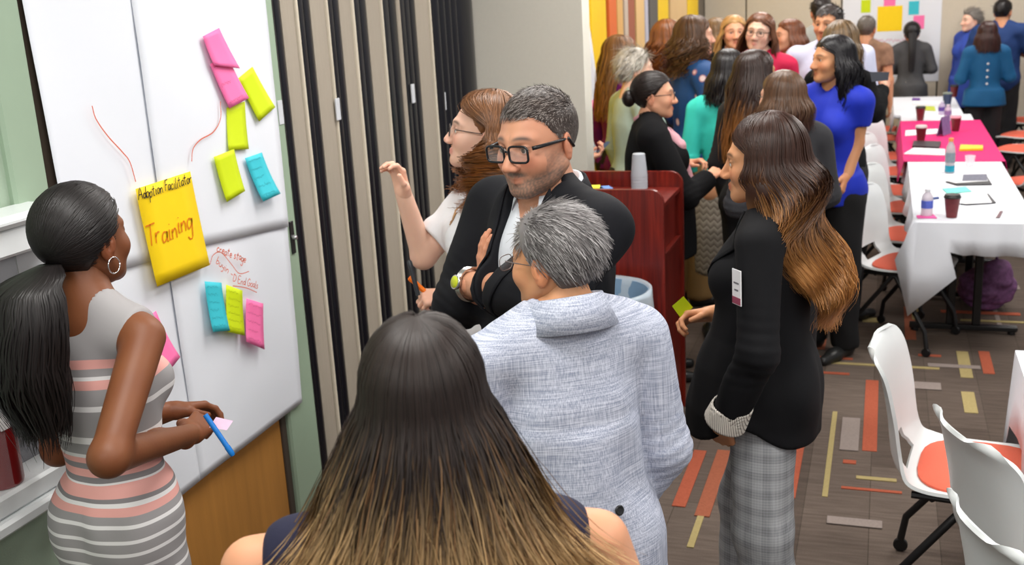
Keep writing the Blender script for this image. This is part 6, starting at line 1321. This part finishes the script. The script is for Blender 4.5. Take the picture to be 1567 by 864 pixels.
T_ = bg('woman in black with dark blonde hair holding up a tablet', (1290, 29), 6.2, -40, head=-30, hair=('long', dict(c=hcol(srgb(116, 94, 68), .3, srgb(90, 70, 50)), L=.2)), topm=M_black_knit, arms={'R': lambda P: P.setarm('R', elbow=P.pl(1338, 172, 0, .3), wrist=P.pl(1352, 135, 0, .22), curl=(40, 40, 30), thumb=.5), 'L': bent('L')})
bg('man in pale blue shirt with dark hair beside the tablet woman', (1268, 6), 7.2, 165, head=158, sex='m', hair=('short', dict(c=hcol(srgb(54, 48, 46), .3), length=.022, comb=(.2, 1, -.2), n=1400)), topm=K('pale_blue_shirt', srgb(196, 200, 224), .75, .04, 40), tk=dict(t=.02, st=.02), skin='tan', build=1.1, arms={'L': bent('L', .05), 'R': None})
bg('man in grey shirt with dark hair, back turned, by the far panels', (1257, -6), 9.3, 10, sex='m', hair=('short', dict(c=hcol(srgb(34, 28, 26), .3), length=.03)), topm=K('grey_shirt', srgb(140, 142, 136), .8, .05, 40), skin='tan')
bg('person with cropped grey hair in brown patterned top before the far paper', (1327, 23), 10.0, -12, hair=('short', dict(c=hcol(srgb(104, 96, 88), .3), length=.02, th=.006)), topm=K('brown_print', srgb(140, 108, 86), .8, .55, 18), tk=dict(sleeve=.5, st=.02), skin='tan', build=1.15)
cx = hcol(srgb(28, 26, 28), .25)
def tailX(rs):
    n = 160; S = 10; t = np.linspace(0, 1, S); P = np.stack([np.zeros(S), -.12-.05*np.sin(t*2.2), .0-.42*t], 1)[None]+rs.randn(n, 1, 3)*np.array([.016, .012, .01])*(1-.4*t[None, :, None]); return [strands_mesh(P, np.full((n, S), .006), (0, 0, -.2), cx(np.tile(t, (n, 1)), np.tile(rs.rand(n)[:, None], (1, S))))]
bg('woman in charcoal jacket with a long black ponytail before the far paper', (1396, 33), 11.7, 2, hair=('pulled', dict(c=cx, tie=(0, -.11, .0), extra=tailX, th=.016)), topm=K('charcoal_jacket', srgb(70, 70, 72), .85, .1, 60), tk=dict(t=.02, st=.02, hem=.72, prof=[(.7, .2, .16, 0), (.95, .18, .14, 0)]), skin='brown', arms={'R': arm('R', (.08, .0, -.25), (-.02, .2, -.28)), 'L': arm('L', (-.08, .0, -.25), (.02, .2, -.28))}, bm=K('cream_trousers', srgb(190, 178, 160), .8))
bg('grey haired woman in cobalt tunic turning to her neighbours', (1487, 13), 11.5, 128, head=118, hair=('short', dict(c=hcol(srgb(120, 114, 108), .25), length=.05, th=.02)), topm=K('cobalt_tunic', srgb(48, 74, 168), .8, .06, 40), tk=dict(t=.026, hem=.62, st=.02, prof=[(.6, .24, .2, 0), (.95, .22, .18, 0)]), build=1.15, skin='pale')
Z_ = bg('woman in teal buttoned blouse with straight dark brown hair, back turned', (1512, 31), 10.3, 6, hair=('long', dict(c=hcol(srgb(58, 32, 28), .25), L=.2, t=[(0, .088, .108, -.014), (.06, .1, .112, -.02), (.2, .12, .1, -.04)], wave=.02)), topm=K('teal_blouse', srgb(10, 84, 130), .75, .06, 40), tk=dict(t=.02, hem=.82, st=.02, prof=[(.8, .2, .16, -.01), (1.0, .18, .14, 0)]), skin='light', arms={'R': bent('R'), 'L': bent('L')})
for z in (1.06, 1.13, 1.2, 1.27):
    o = np.array([[0, -.5, z*Z_.sc]], np.float32); t = np.zeros(1, np.float32)
    for _ in range(30): t += Z_.topf(o+np.array([[0, 1, 0]], np.float32)*t[:, None])*.8
    q = MB().lathe([(.012, 0), (.012, .004), (.003, .006)], n=10); mk('button', np.array(q.V)@rotx(math.pi/2).T+np.array([0, -.5+t[0], z*Z_.sc]), q.F, mat('pearl_button', (.6, .65, .7), .3), Z_.root)
bg('man in navy shirt with black hair, arms folded, back turned', (1536, -2), 10.9, -12, head=-22, sex='m', hair=('short', dict(c=hcol(srgb(26, 22, 22), .25), length=.025, th=.012)), topm=K('navy_shirt', srgb(22, 52, 104), .8, .06, 40), tk=dict(t=.024, st=.024, sleeve=.85, hem=.78), skin='tan', build=1.1, arms={'R': arm('R', (.1, .02, -.26), (-.08, .2, -.22)), 'L': arm('L', (-.1, .02, -.26), (.08, .2, -.24))})
BB = bg('person with a phone mostly hidden behind the beige return wall', (852, 70), 5.98, -62, hair=('short', dict(c=hcol(srgb(60, 44, 36), .3))), topm=K('grey_blouse', srgb(150, 150, 160), .8), skin='fair', arms={'R': None, 'L': lambda P: P.setarm('L', elbow=P.S['L']+np.array([-.02, .12, -.26]), wrist=P.L(at_d(896, 243, 6.0)), hd=P.L(at_d(915, 236, 6.0))-P.L(at_d(896, 243, 6.0)), hn=(0, .2, -1), curl=(40, 50, 30), thumb=.5)})
def slab(name, pts, dep, th, m, label, cat):
    V = [at_d(x, y, dep+dd) for dd in (0, th) for x, y in pts]; n = len(pts); F = [tuple(range(n)), tuple(range(n, 2*n))[::-1]]+[(i, i+n, (i+1) % n+n, (i+1) % n) for i in range(n)]
    return tag(MB().add(V, F).build(name, m), label, cat)
slab('smartphone', [(912, 233), (928, 216), (934, 217), (919, 234)], 5.98, .012, K('phone_dark', srgb(60, 76, 100), .3), 'dark phone held out past the beige return wall', 'phone')
slab('tablet', [(1331, 110), (1361, 110), (1359, 123), (1334, 125)], 6.0, .01, K('tablet_dark', srgb(50, 54, 64), .3), 'dark tablet held up by the dark blonde woman', 'tablet')
slab('smartphone', [(1094, 84), (1116, 83), (1116, 101), (1094, 102)], 6.62, .012, K('phone_silver', srgb(196, 196, 190), .35), 'silver phone held up by the floral blouse woman', 'phone')
